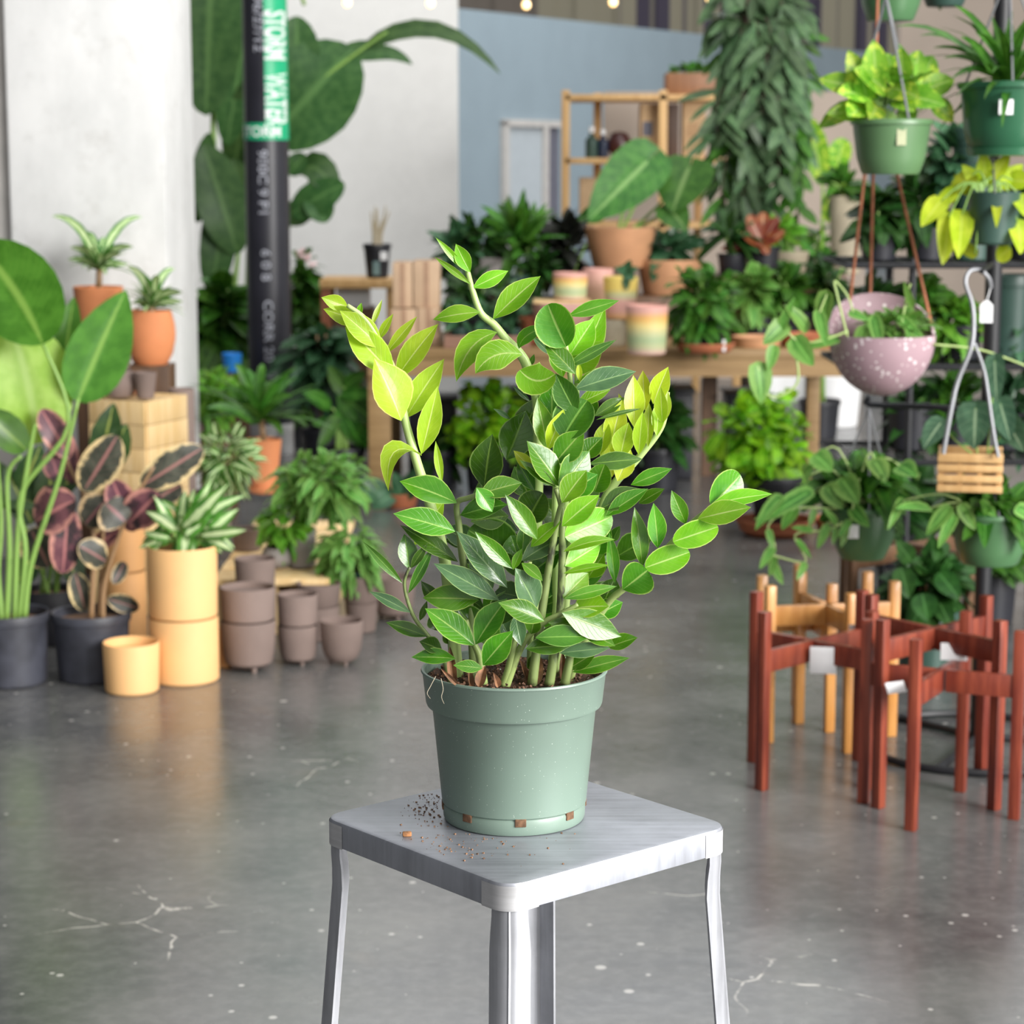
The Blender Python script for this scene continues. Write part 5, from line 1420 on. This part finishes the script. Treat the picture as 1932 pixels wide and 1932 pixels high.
build(MB().box(((a_.x+b_.x)/2, YR0+.2, zs2+(P(1100, 335, YR0+.1).z-zs2)/2), (b_.x-a_.x, .2, P(1100, 335, YR0+.1).z-zs2), bev=.004), 'kraft_box', mat('kraft_board_pale', (.52, .36, .21), .8), label='kraft box on the lower rack shelf behind the heart leaves', cat='box')
zs3 = P(1067, 178, YR0).z+.001
a_, b_ = P(1258, 160, YR0+.05), P(1352, 160, YR0+.05)
s_ = thing('planter_box', 'brown wooden planter box with low greenery on top of the rack', 'planter', ((a_.x+b_.x)/2, YR0+.2, zs3))
hb2 = P(1300, 137, YR0+.05).z-zs3
build(MB().box(((a_.x+b_.x)/2, YR0+.2, zs3+hb2/2), (b_.x-a_.x, .25, hb2), bev=.005), 'box', woodmat('chestnut_wood', (.20, .085, .035), (.27, .12, .05)), s_)
f = MB()
bush(f, crown(1305, 135, 50, 12, YR0+.2), 70, .08, .04, lift=.5)
build(f, 'foliage', G_mid, s_)
# tall climbing plant in front of the rack
s_ = potspec(1415, 780, 860, 100, 84, 0)
YV = s_['c'].y
f, st = MB(), MB()
zt_top = 2.5
f3 = MB()
st.tube([s_['c']+Vector((0, 0, .1)), Vector((P(1412, 0, YV).x, YV, zt_top))], .05, 10)
for i in range(48):
    xs_, ys_ = R.uniform(1354, 1512), R.uniform(-30, 300)
    ye_ = ys_+R.uniform(70, 190)
    xe_ = xs_+R.uniform(-16, 16)
    vine(f if i % 4 else f3, st, [(xs_*.75+1415*.25, ys_-24), (xs_, ys_), ((xs_+xe_)/2+R.uniform(-6, 6), (ys_+ye_)/2), (xe_, ye_)], YV+R.uniform(-.22, .18), R.randint(8, 12), R.uniform(.11, .2), R.uniform(.045, .075), 1.5, prof='ovate', droop=R.uniform(.5, 1.3), spread=R.uniform(.4, 1.0))
for (cx_, cy_, rx_, ry_, n_) in ((1412, 40, 90, 56, 60), (1420, 200, 70, 160, 90), (1415, 400, 70, 60, 50), (1470, 110, 52, 90, 40)):
    bush(f, crown(cx_, cy_, rx_, ry_, YV), n_, .17, .065, 'ovate', lift=-.2, droop=.6, shell=.1, jit=1.0)
potted('potted_climber', 'towering climber of hanging dark leaves right of the rack', 'plant', s_, M_black, 'nursery', [('foliage', f, G_grey), ('foliage', f3, G_mid), ('moss_pole', st, mat('dark_moss_pole', (.07, .05, .035), .95))])
# paddle leaved plant between climber and pothos
s_ = shrub(1545, 830, 80, (1545, 450, 30, 60), 14, .25, .08, 'upright paddle leaved plant behind the hanging pothos pot', G_mid, prof='lance')
f = MB()
pxleaf(f, 1552, 350, 1528, 222, 48, s_['c'].y-.1, 0, prof='paddle', nl=8)
pxleaf(f, 1590, 260, 1578, 330, 44, s_['c'].y-.1, 0, prof='ovate', nl=8)
pxleaf(f, 1560, 420, 1600, 300, 40, s_['c'].y-.1, 0, prof='ovate', nl=8)
pxtube(f, [(1545, 760), (1548, 550), (1552, 350)], s_['c'].y-.1, 3, 2)
rt_ = [o for o in COL.objects if o.get('label', '').startswith('upright paddle')][0]
build(f, 'foliage', G_poth, rt_, label='broad upright paddle leaves')
# string of warm bulbs across the hall
sl = thing('string_light', 'string of small warm glowing bulbs across the hall', 'light', P(993, -10, 12.5))
mb = MB()
q = [P(x, y, 12.5) for x, y in ((300, -40), (480, -20), (655, -12), (812, -14), (993, -10), (1157, -14), (1340, -18), (1520, -20), (1800, -60))]
mb.tube(smooth(q, 5), .006, 6)
build(mb, 'cable', M_blk, sl)
kb = NT('warm_bulb_glow')
kb.set(kb.b, 'Emission Color', (1.0, .62, .20))
kb.set(kb.b, 'Emission Strength', 3.2)
for (x, y) in ((655, 4), (812, 5), (993, 8), (1157, 3), (1340, -3)):
    p = P(x, y, 12.5)
    bl = build(MB().lathe([(.004, -.028), (.017, -.022), (.024, -.006), (.021, .008), (.011, .02), (.009, .024)], p, 14), 'bulb', kb.m, sl)
    build(MB().lathe([(.010, .02), (.011, .05)], p, 10), 'socket', M_blk, bl)
# ================================================================ hanging rack at the right
bp = onz(1848, 1402, 0)
px_post = bp.x
yp = bp.y+.02
ZA = 2.06
rack = thing('hanging_rack', 'black metal plant hanging rack with a round floor base', 'rack', (px_post, yp, 0))
build(MB().tube([(px_post, yp, .01), (px_post, yp, ZA+.1)], .021, 14), 'post', M_blk, rack)
ring = [Vector((px_post-.02+.30*math.cos(a), yp-.05+.30*math.sin(a), .011)) for a in [2*math.pi*i/40 for i in range(41)]]
mb = MB().tube(ring, .010, 8)
for a in (0, 2.1, 4.2): mb.tube([Vector((px_post, yp, .012)), Vector((px_post-.02+.30*math.cos(a), yp-.05+.30*math.sin(a), .011))], .010, 8)
build(mb, 'base_ring', M_blk, rack)
def arm(x, y, z, drop=.03):
    p0, p1 = Vector((px_post, yp, z)), Vector((x, y, z))
    build(MB().tube(smooth([p0, p0.lerp(p1, .5)+Vector((0, 0, .004)), p1, p1+Vector((0, 0, .02))], 3), .008, 8), 'arm', M_blk, rack)
def hanger(root, sp, apex, n=3, r=.0028, a0=20, mt=None, top=None):
    mb = MB()
    for k in range(n):
        a = rad(a0+360*k/n)
        q = sp['c']+Vector((math.cos(a)*sp['rt'], math.sin(a)*sp['rt'], sp['h']*.97))
        mb.tube([q, apex], r, 6)
    mb.tube([apex, Vector((apex.x, apex.y, top or ZA))], r*1.2, 6)
    build(mb, 'hanger_wire', mt or M_metal, root)
def tagbox(parent, px, py, w, h, Y, name='price_tag', rz=0.0, ry=0.0, th=.0015):
    p = P(px, py, Y)
    Rt = Matrix.Rotation(rz, 3, 'Z') @ Matrix.Rotation(ry, 3, 'Y')
    build(MB().box(p, (m(w, p), th, m(h, p)), Rt, th*.3), name, M_tag, parent, label='white price tag')
# golden pothos in the light green pot
sp = potspec(1680, 224, 329, 150, 112, Y=5.40)
f, st, f2 = MB(), MB(), MB()
YG = sp['c'].y
for (bx, by, tx, ty, w, dz) in ((1652, 165, 1648, 75, 40, -.02), (1650, 150, 1645, 88, 36, .02), (1630, 175, 1600, 95, 34, 0), (1620, 165, 1545, 150, 32, 0), (1640, 180, 1580, 175, 30, -.04), (1635, 190, 1626, 128, 30, -.05), (1630, 205, 1600, 220, 34, -.08), (1680, 165, 1735, 185, 36, -.06), (1700, 180, 1785, 200, 34, -.05), (1690, 190, 1725, 212, 26, -.08), (1690, 160, 1672, 100, 30, .04), (1720, 150, 1735, 95, 34, .03), (1735, 160, 1760, 105, 36, .05), (1745, 170, 1800, 150, 34, .02), (1640, 210, 1560, 215, 30, -.03), (1655, 200, 1640, 225, 34, -.08), (1760, 190, 1798, 230, 28, 0), (1670, 170, 1610, 130, 30, -.05), (1705, 150, 1700, 90, 32, .0), (1620, 200, 1545, 240, 28, .06)):
    pxleaf(f, bx, by, tx, ty, w*1.35, YG, dz, prof='ovate', back=.08, nl=7, roll=R.uniform(-25, 25), up=.4)
    pxtube(st, [(1680+R.uniform(-30, 30), 232), (bx, by)], YG, 2, 1.6, 3)
bush(f2, crown(1700, 175, 92, 50, YG+.05), 24, .11, .06, 'ovate', lift=.5, droop=.1, back=.1)
r_, po = potted('hanging_pothos', 'golden pothos in the light green hanging pot above the speckled bowl', 'plant', sp, mat('light_green_plastic', (.105, .205, .090), .38, var=.08, scale=4), 'basket', [('foliage', f, G_poth), ('foliage', f2, G_bri), ('stalk', st, S_green)])
apex = P(1672, -6, YG)
hanger(r_, sp, apex, 3, .0035, 45)
arm(apex.x, apex.y, ZA)
p_ = P(1701, 252, sp['c'].y-sp['rt']*.93)
build(MB().box(p_, (m(18, p_), .003, m(44, p_)), Matrix.Rotation(.1, 3, 'Z')), 'pot_sticker', mat('faded_cream_sticker', (.36, .38, .22), .5), po, label='faded cream strip sticker')
# strap leaved plant in the deep green pot
sp = potspec(1902, 152, 283, 190, 152, Y=5.35)
f = MB()
YG = sp['c'].y
for (tx, ty, w, cx_, cy_) in ((1800, 10, 14, 1850, 40), (1690, 50, 10, 1780, 45), (1735, 68, 9, 1800, 60), (1812, 70, 16, 1850, 90), (1960, 20, 14, 1930, 50), (1840, 60, 12, 1870, 90), (1780, 110, 12, 1840, 105), (1870, 30, 12, 1885, 70), (1990, 80, 14, 1950, 80), (1910, 20, 12, 1905, 70), (1795, 150, 12, 1840, 120), (1760, 90, 10, 1830, 90)):
    pxleaf(f, 1890+R.uniform(-25, 25), 150, tx, ty, w, YG, R.uniform(-.15, .1), prof='strap', ctrl=(cx_, cy_-15), nl=8, nc=1)
rosette(f, sp['c']+Vector((0, 0, sp['h']*.9)), 44, .24, .022, 0, 80, 'strap', .4)
r_, po = potted('hanging_strap_plant', 'strap leaved plant in the deep green hanging pot with square sticker', 'plant', sp, M_green2, 'basket', [('foliage', f, G_mid)])
apex = P(1905, -60, YG)
hanger(r_, sp, apex, 3)
arm(apex.x, apex.y, ZA)
tagbox(po, 1898, 202, 27, 28, sp['c'].y-sp['rt']*.965, 'pot_sticker')
build(MB().lathe([(sp['rb']*.9, -.014), (sp['rb']*1.0, -.012), (sp['rb']*1.04, .006), (sp['rb']*.98, .006)], sp['c'], 36), 'drip_saucer', M_green2, r_)
# two pots cut off by the top of the frame
for (px, pt, pb, wt, wb, Y, lab, mt) in ((1680, -70, 37, 132, 90, 6.2, 'green hanging pot cut by the top edge above the pothos', M_green), (1782, -60, 10, 100, 70, 6.4, 'dark hanging pot at the top edge beside the green one', M_dgreen)):
    sp = potspec(px, pt, pb, wt, wb, Y=Y)
    f = MB()
    bush(f, crown(px, pt-20, 80, 50, sp['c'].y), 60, .10, .05, lift=.4)
    r_, po = potted('hanging_plant', lab, 'plant', sp, mt, 'basket', [('foliage', f, G_mid)])
    hanger(r_, sp, Vector((sp['c'].x, sp['c'].y, ZA-.01)), 3)
    arm(sp['c'].x, sp['c'].y, ZA+.005)
# neon philodendron
sp = potspec(1872, 362, 463, 100, 80, Y=5.45)
f, st = MB(), MB()
YG = sp['c'].y
for (bx, by, tx, ty, w, dz) in ((1775, 380, 1738, 428, 42, -.05), (1815, 405, 1808, 488, 46, -.1), (1790, 410, 1778, 500, 44, -.05), (1880, 365, 1880, 430, 22, -.12), (1925, 370, 1935, 410, 42, -.1), (1920, 420, 1925, 480, 44, -.1), (1860, 345, 1855, 285, 36, 0), (1835, 330, 1790, 370, 34, 0), (1800, 360, 1760, 395, 30, .03), (1850, 350, 1815, 310, 30, 0), (1890, 350, 1930, 310, 36, .02), (1905, 470, 1880, 490, 36, .05), (1910, 340, 1950, 345, 40, -.03), (1870, 340, 1905, 290, 32, .03), (1830, 360, 1800, 330, 28, .05), (1840, 480, 1800, 450, 26, .08)):
    pxleaf(f, bx, by, tx, ty, w, YG, dz, prof='heart', back=.12, nl=7, roll=R.uniform(-20, 20))
    pxtube(st, [(1865+R.uniform(-20, 20), 368), ((1865+bx)/2, min(by, 350)-6), (bx, by)], YG-.03, 2, 1.5, 4)
r_, po = potted('hanging_philodendron', 'neon yellow green heart leaved plant in a dark green hanging pot', 'plant', sp, M_dgreen, 'plain', [('foliage', f, G_neon), ('stalk', st, S_green)])
apex = P(1872, 294, YG+.02)
hanger(r_, sp, apex, 3, top=apex.z+.004)
arm(apex.x, apex.y, apex.z+.004)
# speckled pink bowl on three ropes: level in front, its back wall standing higher
YBW = 5.62
cB = P(1664, 640, YBW)
RB = m(100, cB)
HB = RB*1.17
M_terz = mat('speckled_pink_terrazzo', (.41, .275, .31), .6, var=.06, scale=6, specks=((.84, .76, .77), 75.0, .36))
zr_ = P(1664, 638, YBW-RB).z
org = Vector((cB.x, YBW, zr_-HB))
bowl = thing('hanging_bowl', 'speckled pink half round bowl on three rust ropes', 'planter', org)
NB = 56
prs = [(RB*math.sin(a), HB*(1-math.cos(a)), 0.0) for a in [math.pi/2*i/14 for i in range(15)]]
prs[0] = (.003, 0, 0)
prs += [(RB*1.005, HB*1.0, .5), (RB, HB*1.0, 1.0), (RB*.95, HB*1.0, 1.0), (RB*.94, HB*.97, .5), (RB*.9, HB*.9, 0), (.001, HB*.88, 0)]
vs = []
rise = m(72, cB)
for (r_, z_, q_) in prs:
    for k in range(NB):
        a = 2*math.pi*k/NB
        vs.append(org+Vector((r_*math.cos(a), r_*math.sin(a), z_+q_*rise*max(0, math.sin(a))**.8)))
fs = [[i*NB+k, i*NB+(k+1) % NB, (i+1)*NB+(k+1) % NB, (i+1)*NB+k] for i in range(len(prs)-1) for k in range(NB)]
fs.append(list(range(NB-1, -1, -1)))
build(MB().add(vs, fs), 'bowl', M_terz, bowl)
build(MB().lathe([(RB*.89, HB*.91), (RB*.5, HB*.93), (.001, HB*.94)], org, 24), 'soil', M_hole, bowl)
apex = P(1652, 150, 5.74)
M_rope = mat('rust_rope', (.40, .145, .075), .8, var=.2, scale=40, bump=.5, bscale=150)
mb = MB()
for (x, y, Yr) in ((1604, 566, 5.70), (1642, 552, 5.735), (1762, 634, 5.64)): mb.tube([P(x, y, Yr), apex], .0042, 8)
mb.tube([apex, Vector((apex.x, apex.y, ZA-.002))], .0042, 8)
build(mb, 'rope', M_rope, bowl)
arm(apex.x, apex.y, ZA-.002)
f, st = MB(), MB()
bush(f, crown(1690, 615, 78, 38, 5.62), 80, .07, .03, lift=.3, droop=.3)
YG = 5.56
for (bx, by, tx, ty, w) in ((1560, 555, 1550, 630, 36), (1545, 590, 1560, 655, 26), (1650, 600, 1665, 668, 28), (1605, 590, 1640, 605, 18), (1480, 610, 1440, 650, 40), (1500, 640, 1535, 690, 44), (1430, 690, 1436, 762, 46), (1470, 625, 1500, 560, 20), (1580, 640, 1510, 660, 20), (1460, 655, 1450, 700, 26), (1520, 620, 1480, 575, 26), (1630, 620, 1615, 660, 26), (1700, 600, 1740, 640, 24), (1720, 575, 1705, 530, 16)):
    pxleaf(f, bx, by, tx, ty, w, YG, R.uniform(-.06, .02), prof='heart', back=.12, nl=6, roll=R.uniform(-25, 25))
for pts in ([(1600, 640), (1580, 560), (1575, 530), (1600, 560), (1612, 600)], [(1600, 625), (1540, 645), (1500, 640), (1470, 612), (1440, 640)], [(1560, 640), (1545, 600), (1560, 555)], [(1500, 660), (1505, 720), (1470, 748), (1445, 740), (1430, 690)], [(1700, 620), (1710, 560), (1718, 535)], [(1760, 650), (1850, 660), (1935, 690)]): pxtube(st, pts, YG, 2.4, 1.8)
build(f, 'foliage', G_pale, bowl)
build(st, 'stalk', S_pale, bowl)
# slatted orchid basket on a wire hook
YO = 5.22
oc = P(1840, 893, YO)
bk = thing('orchid_basket', 'small slatted wood basket hanging from a bent wire hook', 'basket', P(1840, 935, YO+.06))
w_ = m(122, oc)
for r_i, py in enumerate((866, 885, 905, 924)):
    z = P(1840, py, YO).z
    mb = MB()
    hh = m(13 if r_i else 17, oc)
    for dy in (0, w_*.92): mb.box((oc.x, YO+.012+dy, z), (w_, .014, hh), bev=.002)
    for dx in (-1, 1): mb.box((oc.x+dx*(w_/2-.008), YO+.012+w_*.46, z-.003), (.014, w_*.9, hh), bev=.002)
    build(mb, 'slat', W_shelf, bk)
mb = MB()
for dx in (-.49, -.17, .17, .49):
    for dy in (.006, w_*.92-.006): mb.box((oc.x+dx*w_*.9, YO+.018+dy, P(1840, 895, YO).z), (.012, .012, m(70, oc)))
build(mb, 'spacer_block', W_shelf, bk)
build(MB().box((oc.x, YO+.012+w_*.46, P(1840, 926, YO).z), (w_*.9, w_*.84, .008)), 'bottom_board', W_shelf, bk)
hk_ = MB()
pxtube(hk_, [(1792, 858), (1806, 770), (1816, 720), (1838, 660), (1842, 620), (1838, 575), (1824, 535), (1830, 512), (1848, 510), (1862, 525), (1864, 542)], YO-.01, 4.6, 4.2, 5, 8, dY=.10)
pxtube(hk_, [(1894, 862), (1884, 820), (1872, 750), (1862, 700), (1842, 648)], YO-.01, 3.6, 3.4, 5, 8, dY=.05)
build(hk_, 'wire_hook', M_metal, bk)
tp_ = P(1861, 588, YO+.06)
mb = MB()
w2, h2 = m(24, tp_), m(42, tp_)
pts = [(-w2/2, -h2/2), (w2/2, -h2/2), (w2/2, h2*.3), (w2*.15, h2/2), (-w2*.15, h2/2), (-w2/2, h2*.3)]
vs = [tp_+Vector((x, -.001, z)) for x, z in pts]+[tp_+Vector((x, .001, z)) for x, z in pts]
mb.add(vs, [[0, 1, 2, 3, 4, 5], [11, 10, 9, 8, 7, 6]]+[[i, (i+6), (i+1) % 6+6, (i+1) % 6] for i in range(6)], smooth=False)
mb.tube([tp_+Vector((0, 0, h2/2)), P(1864, 542, YO+.09)], .0012, 5)
build(mb, 'price_tag', M_tag, bk, label='white house shaped price tag')
f, st = MB(), MB()
for (bx, by, tx, ty, w) in ((1835, 770, 1838, 848, 70), (1880, 760, 1905, 830, 50), (1890, 790, 1930, 850, 50), (1870, 680, 1880, 760, 40)):
    pxleaf(f, bx, by, tx, ty, w, YO+.10, -.04, prof='heart', back=.18, nl=8)
pxleaf(f, 1770, 800, 1745, 850, 46, YO+.1, -.05, prof='heart', back=.2)
for pts in ([(1840, 870), (1830, 800), (1835, 770)], [(1850, 870), (1890, 800), (1880, 760)], [(1840, 865), (1800, 835), (1770, 800)], [(1855, 870), (1865, 750), (1870, 680)]): pxtube(st, pts, YO+.1, 2, 1.5)
build(f, 'foliage', leafmat('veined_blue_green_leaf', (.035, .085, .045), (.06, .13, .07), vein=(.26, .36, .22), trans=.15, nv=5), bk)
build(st, 'stalk', S_green, bk)
bk.rotation_euler.z = -.2
hkarm = P(1847, 508, YO+.085)
build(MB().tube([Vector((px_post, yp, hkarm.z)), Vector((hkarm.x, hkarm.y-.03, hkarm.z-.004))], .006, 8), 'arm', M_blk, rack)
# two green hanging pots low down
for (px, pt, pb, wt, wb, Y, crow, lab, n_, mt_, tag, apx, kd) in (
    (1626, 962, 1060, 140, 88, 5.75, (1625, 918, 112, 70), 'leafy vine in the lower left green hanging pot with square sticker', 170, G_mid, (1608, 1003), (1640, 772), 0),
    (1866, 975, 1072, 150, 112, 5.38, (1870, 945, 120, 55), 'pale leaved vine in the lower right green hanging pot', 110, G_mid, None, (1866, 885), 1)):
    sp = potspec(px, pt, pb, wt, wb, Y=Y)
    YG = sp['c'].y
    f, st, f2 = MB(), MB(), MB()
    bush(f, crown(*crow, YG), n_, .095, .05, 'heart', lift=.2, droop=.35, back=.12)
    extra_ = ((1520, 900, 1535, 880, 30), (1540, 860, 1570, 890, 44), (1560, 920, 1590, 960, 40), (1590, 905, 1620, 950, 52), (1525, 930, 1440, 985, 34), (1470, 940, 1425, 1000, 26), (1500, 960, 1475, 1000, 26), (1650, 870, 1670, 910, 40), (1700, 880, 1730, 900, 40), (1610, 960, 1640, 995, 30), (1690, 960, 1670, 1000, 22)) if not kd else ((1790, 960, 1748, 1010, 30), (1800, 975, 1770, 1035, 24), (1815, 955, 1840, 1000, 28), (1700, 945, 1675, 1000, 18), (1920, 960, 1960, 985, 30), (1850, 950, 1880, 975, 24), (1750, 960, 1690, 960, 20))
    for (bx, by, tx, ty, w) in extra_:
        pxleaf(f2, bx, by, tx, ty, w, YG-.1, R.uniform(-.06, .0), prof='heart', back=.12, nl=7, roll=R.uniform(-20, 20), up=.5)
        pxtube(st, [(px+R.uniform(-30, 30), pt-2), ((px+bx)/2, min(pt, by)-12), (bx, by)], YG-.05, 2, 1.5, 4)
    if not kd:
        for pts in ([(1580, 960), (1500, 960), (1450, 990), (1462, 1030), (1450, 1060)], [(1590, 985), (1560, 1000), (1500, 1010), (1520, 1060), (1450, 1045)], [(1610, 950), (1600, 990), (1560, 985)]): vine(f2, st, pts, YG-.1, 5, .06, .025, 2)
    r_, po = potted('hanging_vine', lab, 'plant', sp, M_green, 'basket', [('foliage', f, mt_), ('foliage', f2, G_pale), ('stalk', st, S_pale)])
    ap = P(apx[0], apx[1], YG)
    hanger(r_, sp, ap, 3, .0026, 30, top=ap.z+.012)
    arm(ap.x, ap.y, ap.z+.012)
    if tag: tagbox(po, tag[0], tag[1], 24, 26, sp['c'].y-sp['rt']*.9, 'pot_sticker', rz=-.15)
# ================================================================ dark wire shelving with plants behind the rack
YS = 7.1
xa, xb = P(1592, 600, YS).x, P(2030, 600, YS).x
sh = thing('wire_shelf', 'black wire shelving full of dark plants behind the hanging rack', 'shelf', ((xa+xb)/2, YS+.25, 0))
zsh = [P(1700, y, YS).z for y in (500, 692, 872)]
for x in (P(1726, 600, YS).x, xb):
    for y in (YS+.06, YS+.5): build(MB().tube([(x, y, 0), (x, y, zsh[0]+.02)], .012, 8), 'post', M_blk, sh)
for z in zsh:
    mb = MB()
    for y in (YS, YS+.5): mb.tube([(xa, y, z), (xb, y, z)], .007, 6)
    for i in range(9): mb.tube([(xa, YS+.5*i/8, z-.008), (xb, YS+.5*i/8, z-.008)], .003, 5)
    for i in range(14):
        x = xa+(xb-xa)*i/13
        mb.tube([(x, YS, z), (x, YS+.5, z)], .0035, 5)
    build(mb, 'shelf_grid', M_blk, sh)
def onS(k, px, pt, w, crow, n, Lf, Wf, lab, mt, pmat=M_black, dy=.12, **kw):
    z = zsh[k]+.005
    c_ = P(px, 600, YS+dy+.1)
    c_ = Vector((c_.x, YS+dy+.1, z))
    rt = m(w/2, c_)
    s_ = dict(c=c_, h=max(.05, P(px, pt, c_.y-rt).z-z), rt=rt, rb=rt*.8)
    f_ = MB()
    cr_ = crown(*crow, c_.y)
    bush(f_, cr_, n, Lf, Wf, ydep=.45, **kw)
    potted('shelf_plant', lab, 'plant', s_, pmat, 'nursery', [('foliage', f_, mt), ('stalk', stems_to(s_, cr_, 6, .003, spread=.3), S_green)])
onS(0, 1655, 440, 76, (1655, 400, 52, 60), 70, .12, .06, 'dark plant on the top wire shelf behind the ropes', G_dark)
onS(0, 1745, 430, 84, (1740, 380, 60, 80), 80, .13, .06, 'dark plant on the top wire shelf beside the neon leaves', G_dark)
onS(0, 1830, 240, 90, (1800, 300, 60, 70), 70, .13, .06, 'plant in a tall dark pot behind the deep green hanging pot', G_blue, M_dgreen)
onS(0, 1935, 430, 84, (1930, 390, 60, 60), 60, .13, .06, 'dark plant at the right end of the top wire shelf', G_dark)
onS(1, 1640, 610, 84, (1640, 570, 56, 54), 70, .11, .05, 'dark plant on the middle wire shelf behind the speckled bowl', G_dark)
onS(1, 1730, 600, 84, (1740, 560, 60, 50), 90, .10, .05, 'green plant on the middle wire shelf right of the speckled bowl', G_mid, droop=.4)
onS(1, 1815, 615, 80, (1800, 600, 66, 56), 110, .10, .045, 'bright trailing plant on the middle shelf behind the wire hook', G_bri, droop=.5)
onS(1, 1905, 520, 96, (1915, 610, 50, 70), 70, .10, .05, 'plant spilling from a dark pot on the middle wire shelf', G_blue, M_dgreen, droop=.6)
onS(2, 1725, 760, 100, (1725, 790, 60, 70), 50, .13, .06, 'plant in a black pot on the bottom wire shelf behind the bowl', G_dark, dy=.2)
onS(2, 1810, 770, 92, (1800, 760, 60, 70), 80, .12, .06, 'mid green plant on the bottom wire shelf behind the basket', G_mid, dy=.2)
onS(2, 1900, 780, 100, (1915, 780, 60, 90), 90, .12, .06, 'blue green plant at the right end of the bottom wire shelf', G_blue, dy=.2)
# ================================================================ plants on the floor by the stands
s_ = potspec(1746, 1162, 1290, 118, 98, 0)
f, st = MB(), MB()
cr = crown(1752, 1100, 84, 72, s_['c'].y)
bush(f, cr, 110, .13, .075, 'ovate', lift=.2, droop=.4)
for (bx, by, tx, ty, w) in ((1700, 1070, 1715, 1130, 44), (1740, 1120, 1750, 1172, 50), (1770, 1080, 1810, 1130, 44), (1760, 1060, 1760, 1010, 40), (1780, 1020, 1765, 1060, 36), (1720, 1060, 1690, 1020, 36)):
    pxleaf(f, bx, by, tx, ty, w, s_['c'].y-.12, -.05, prof='ovate')
potted('potted_plant', 'drooping dark leaved plant in a dark green pot behind the plant stands', 'plant', s_, M_dgreen, 'nursery', [('foliage', f, G_dark), ('stalk', stems_to(s_, cr, 9, .004), S_brown)])
s_ = potspec(1868, 1090, 1180, 100, 84, 0)
f = MB()
cr = crown(1860, 1030, 90, 70, s_['c'].y)
bush(f, cr, 110, .16, .07, 'ovate', lift=.2, droop=.3)
potted('potted_plant', 'bushy plant on the floor behind the black rack post', 'plant', s_, M_black, 'nursery', [('foliage', f, G_mid), ('stalk', stems_to(s_, cr, 9, .004), S_green)])
s_ = potspec(1690, 1010, 1075, 96, 80, 0)
f = MB()
cr = crown(1690, 930, 120, 90, s_['c'].y)
bush(f, cr, 130, .16, .08, 'ovate', lift=.2, droop=.3)
potted('potted_plant', 'dark bushy plant on the floor behind the lower hanging pots', 'plant', s_, M_black, 'nursery', [('foliage', f, G_dark), ('stalk', stems_to(s_, cr, 9, .004), S_green)])
# ================================================================ wooden plant stands
def stand(legs, H, zb, mt, lab, tags=(), lw=.0255, bh=.052):
    c = sum((Vector((x, y, 0)) for x, y in legs), Vector())/4
    t = thing('plant_stand', lab, 'plant stand', c, 'wooden plant stands')
    for i, (x, y) in enumerate(legs):
        d = Vector((x, y, 0))-c
        a = math.atan2(d.y, d.x)
        build(MB().box((x, y, H/2), (lw, lw, H), Matrix.Rotation(a, 3, 'Z'), .002), 'leg', mt, t)
    for i in (0, 1):
        a_, b_ = Vector((*legs[i], zb)), Vector((*legs[i+2], zb))
        d = (b_-a_).normalized()*(lw*.45)
        if i == 0: build(MB().beam(a_+d, b_-d, .019, bh, bev=.0015), 'cross_bar', mt, t)
        else:
            mid = (a_+b_)/2
            mb = MB().beam(a_+d, mid-d.normalized()*.0105, .019, bh, bev=.0015)
            m2 = MB().beam(mid+d.normalized()*.0105, b_-d, .019, bh, bev=.0015)
            mb.add(m2.v, m2.f, smooth=False)
            build(mb, 'cross_bar', mt, t)
    for (px, py, w, h, Y, rz, rx) in tags:
        p = P(px, py, Y)
        Rt = Matrix.Rotation(rz, 3, 'Z') @ Matrix.Rotation(rx, 3, 'X')
        build(MB().box(p, (m(w, p), .0016, m(h, p)), Rt, .0005), 'price_tag', M_tag, t, label='white price tag')
    return t
def square(cx, cy, r, deg): return [(cx+r*math.cos(rad(deg+90*i)), cy+r*math.sin(rad(deg+90*i))) for i in range(4)]
stand([(.903, 4.864), (1.155, 4.95), (1.077, 5.176), (.829, 5.082)], .442, .312, W_red, 'nearest mahogany red stand, one leg furthest forward', ((1690, 1297, 44, 22, 4.99, .5, -.5),))
stand([(.857, 5.040), (1.125, 5.026), (1.156, 5.325), (.878, 5.335)], .450, .376, W_red, 'mahogany red stand just behind the nearest one', ((1800, 1230, 50, 34, 5.12, -.2, -.5),))
stand([(.601, 5.19), (.858, 5.20), (.875, 5.458), (.609, 5.443)], .437, .315, W_red, 'mahogany red stand whose front leg stands furthest left', ((1553, 1246, 50, 52, 5.27, -.2, 0),))
stand([(.666, 5.634), (.858, 5.529), (.997, 5.698), (.77, 5.832)], .415, .335, W_oak, 'amber stand in front of the other amber one, touching the red stands', ((1611, 1201, 20, 46, 5.48, 0, 0),))
stand([(.67, 5.86), (.84, 5.74), (.96, 5.91), (.79, 6.03)], .40, .27, W_oak, 'amber stand further back behind the other amber one')
stand(square(1.19, 6.62, .24, 40), .44, .33, W_dark, 'dark brown stand behind the black rack post')
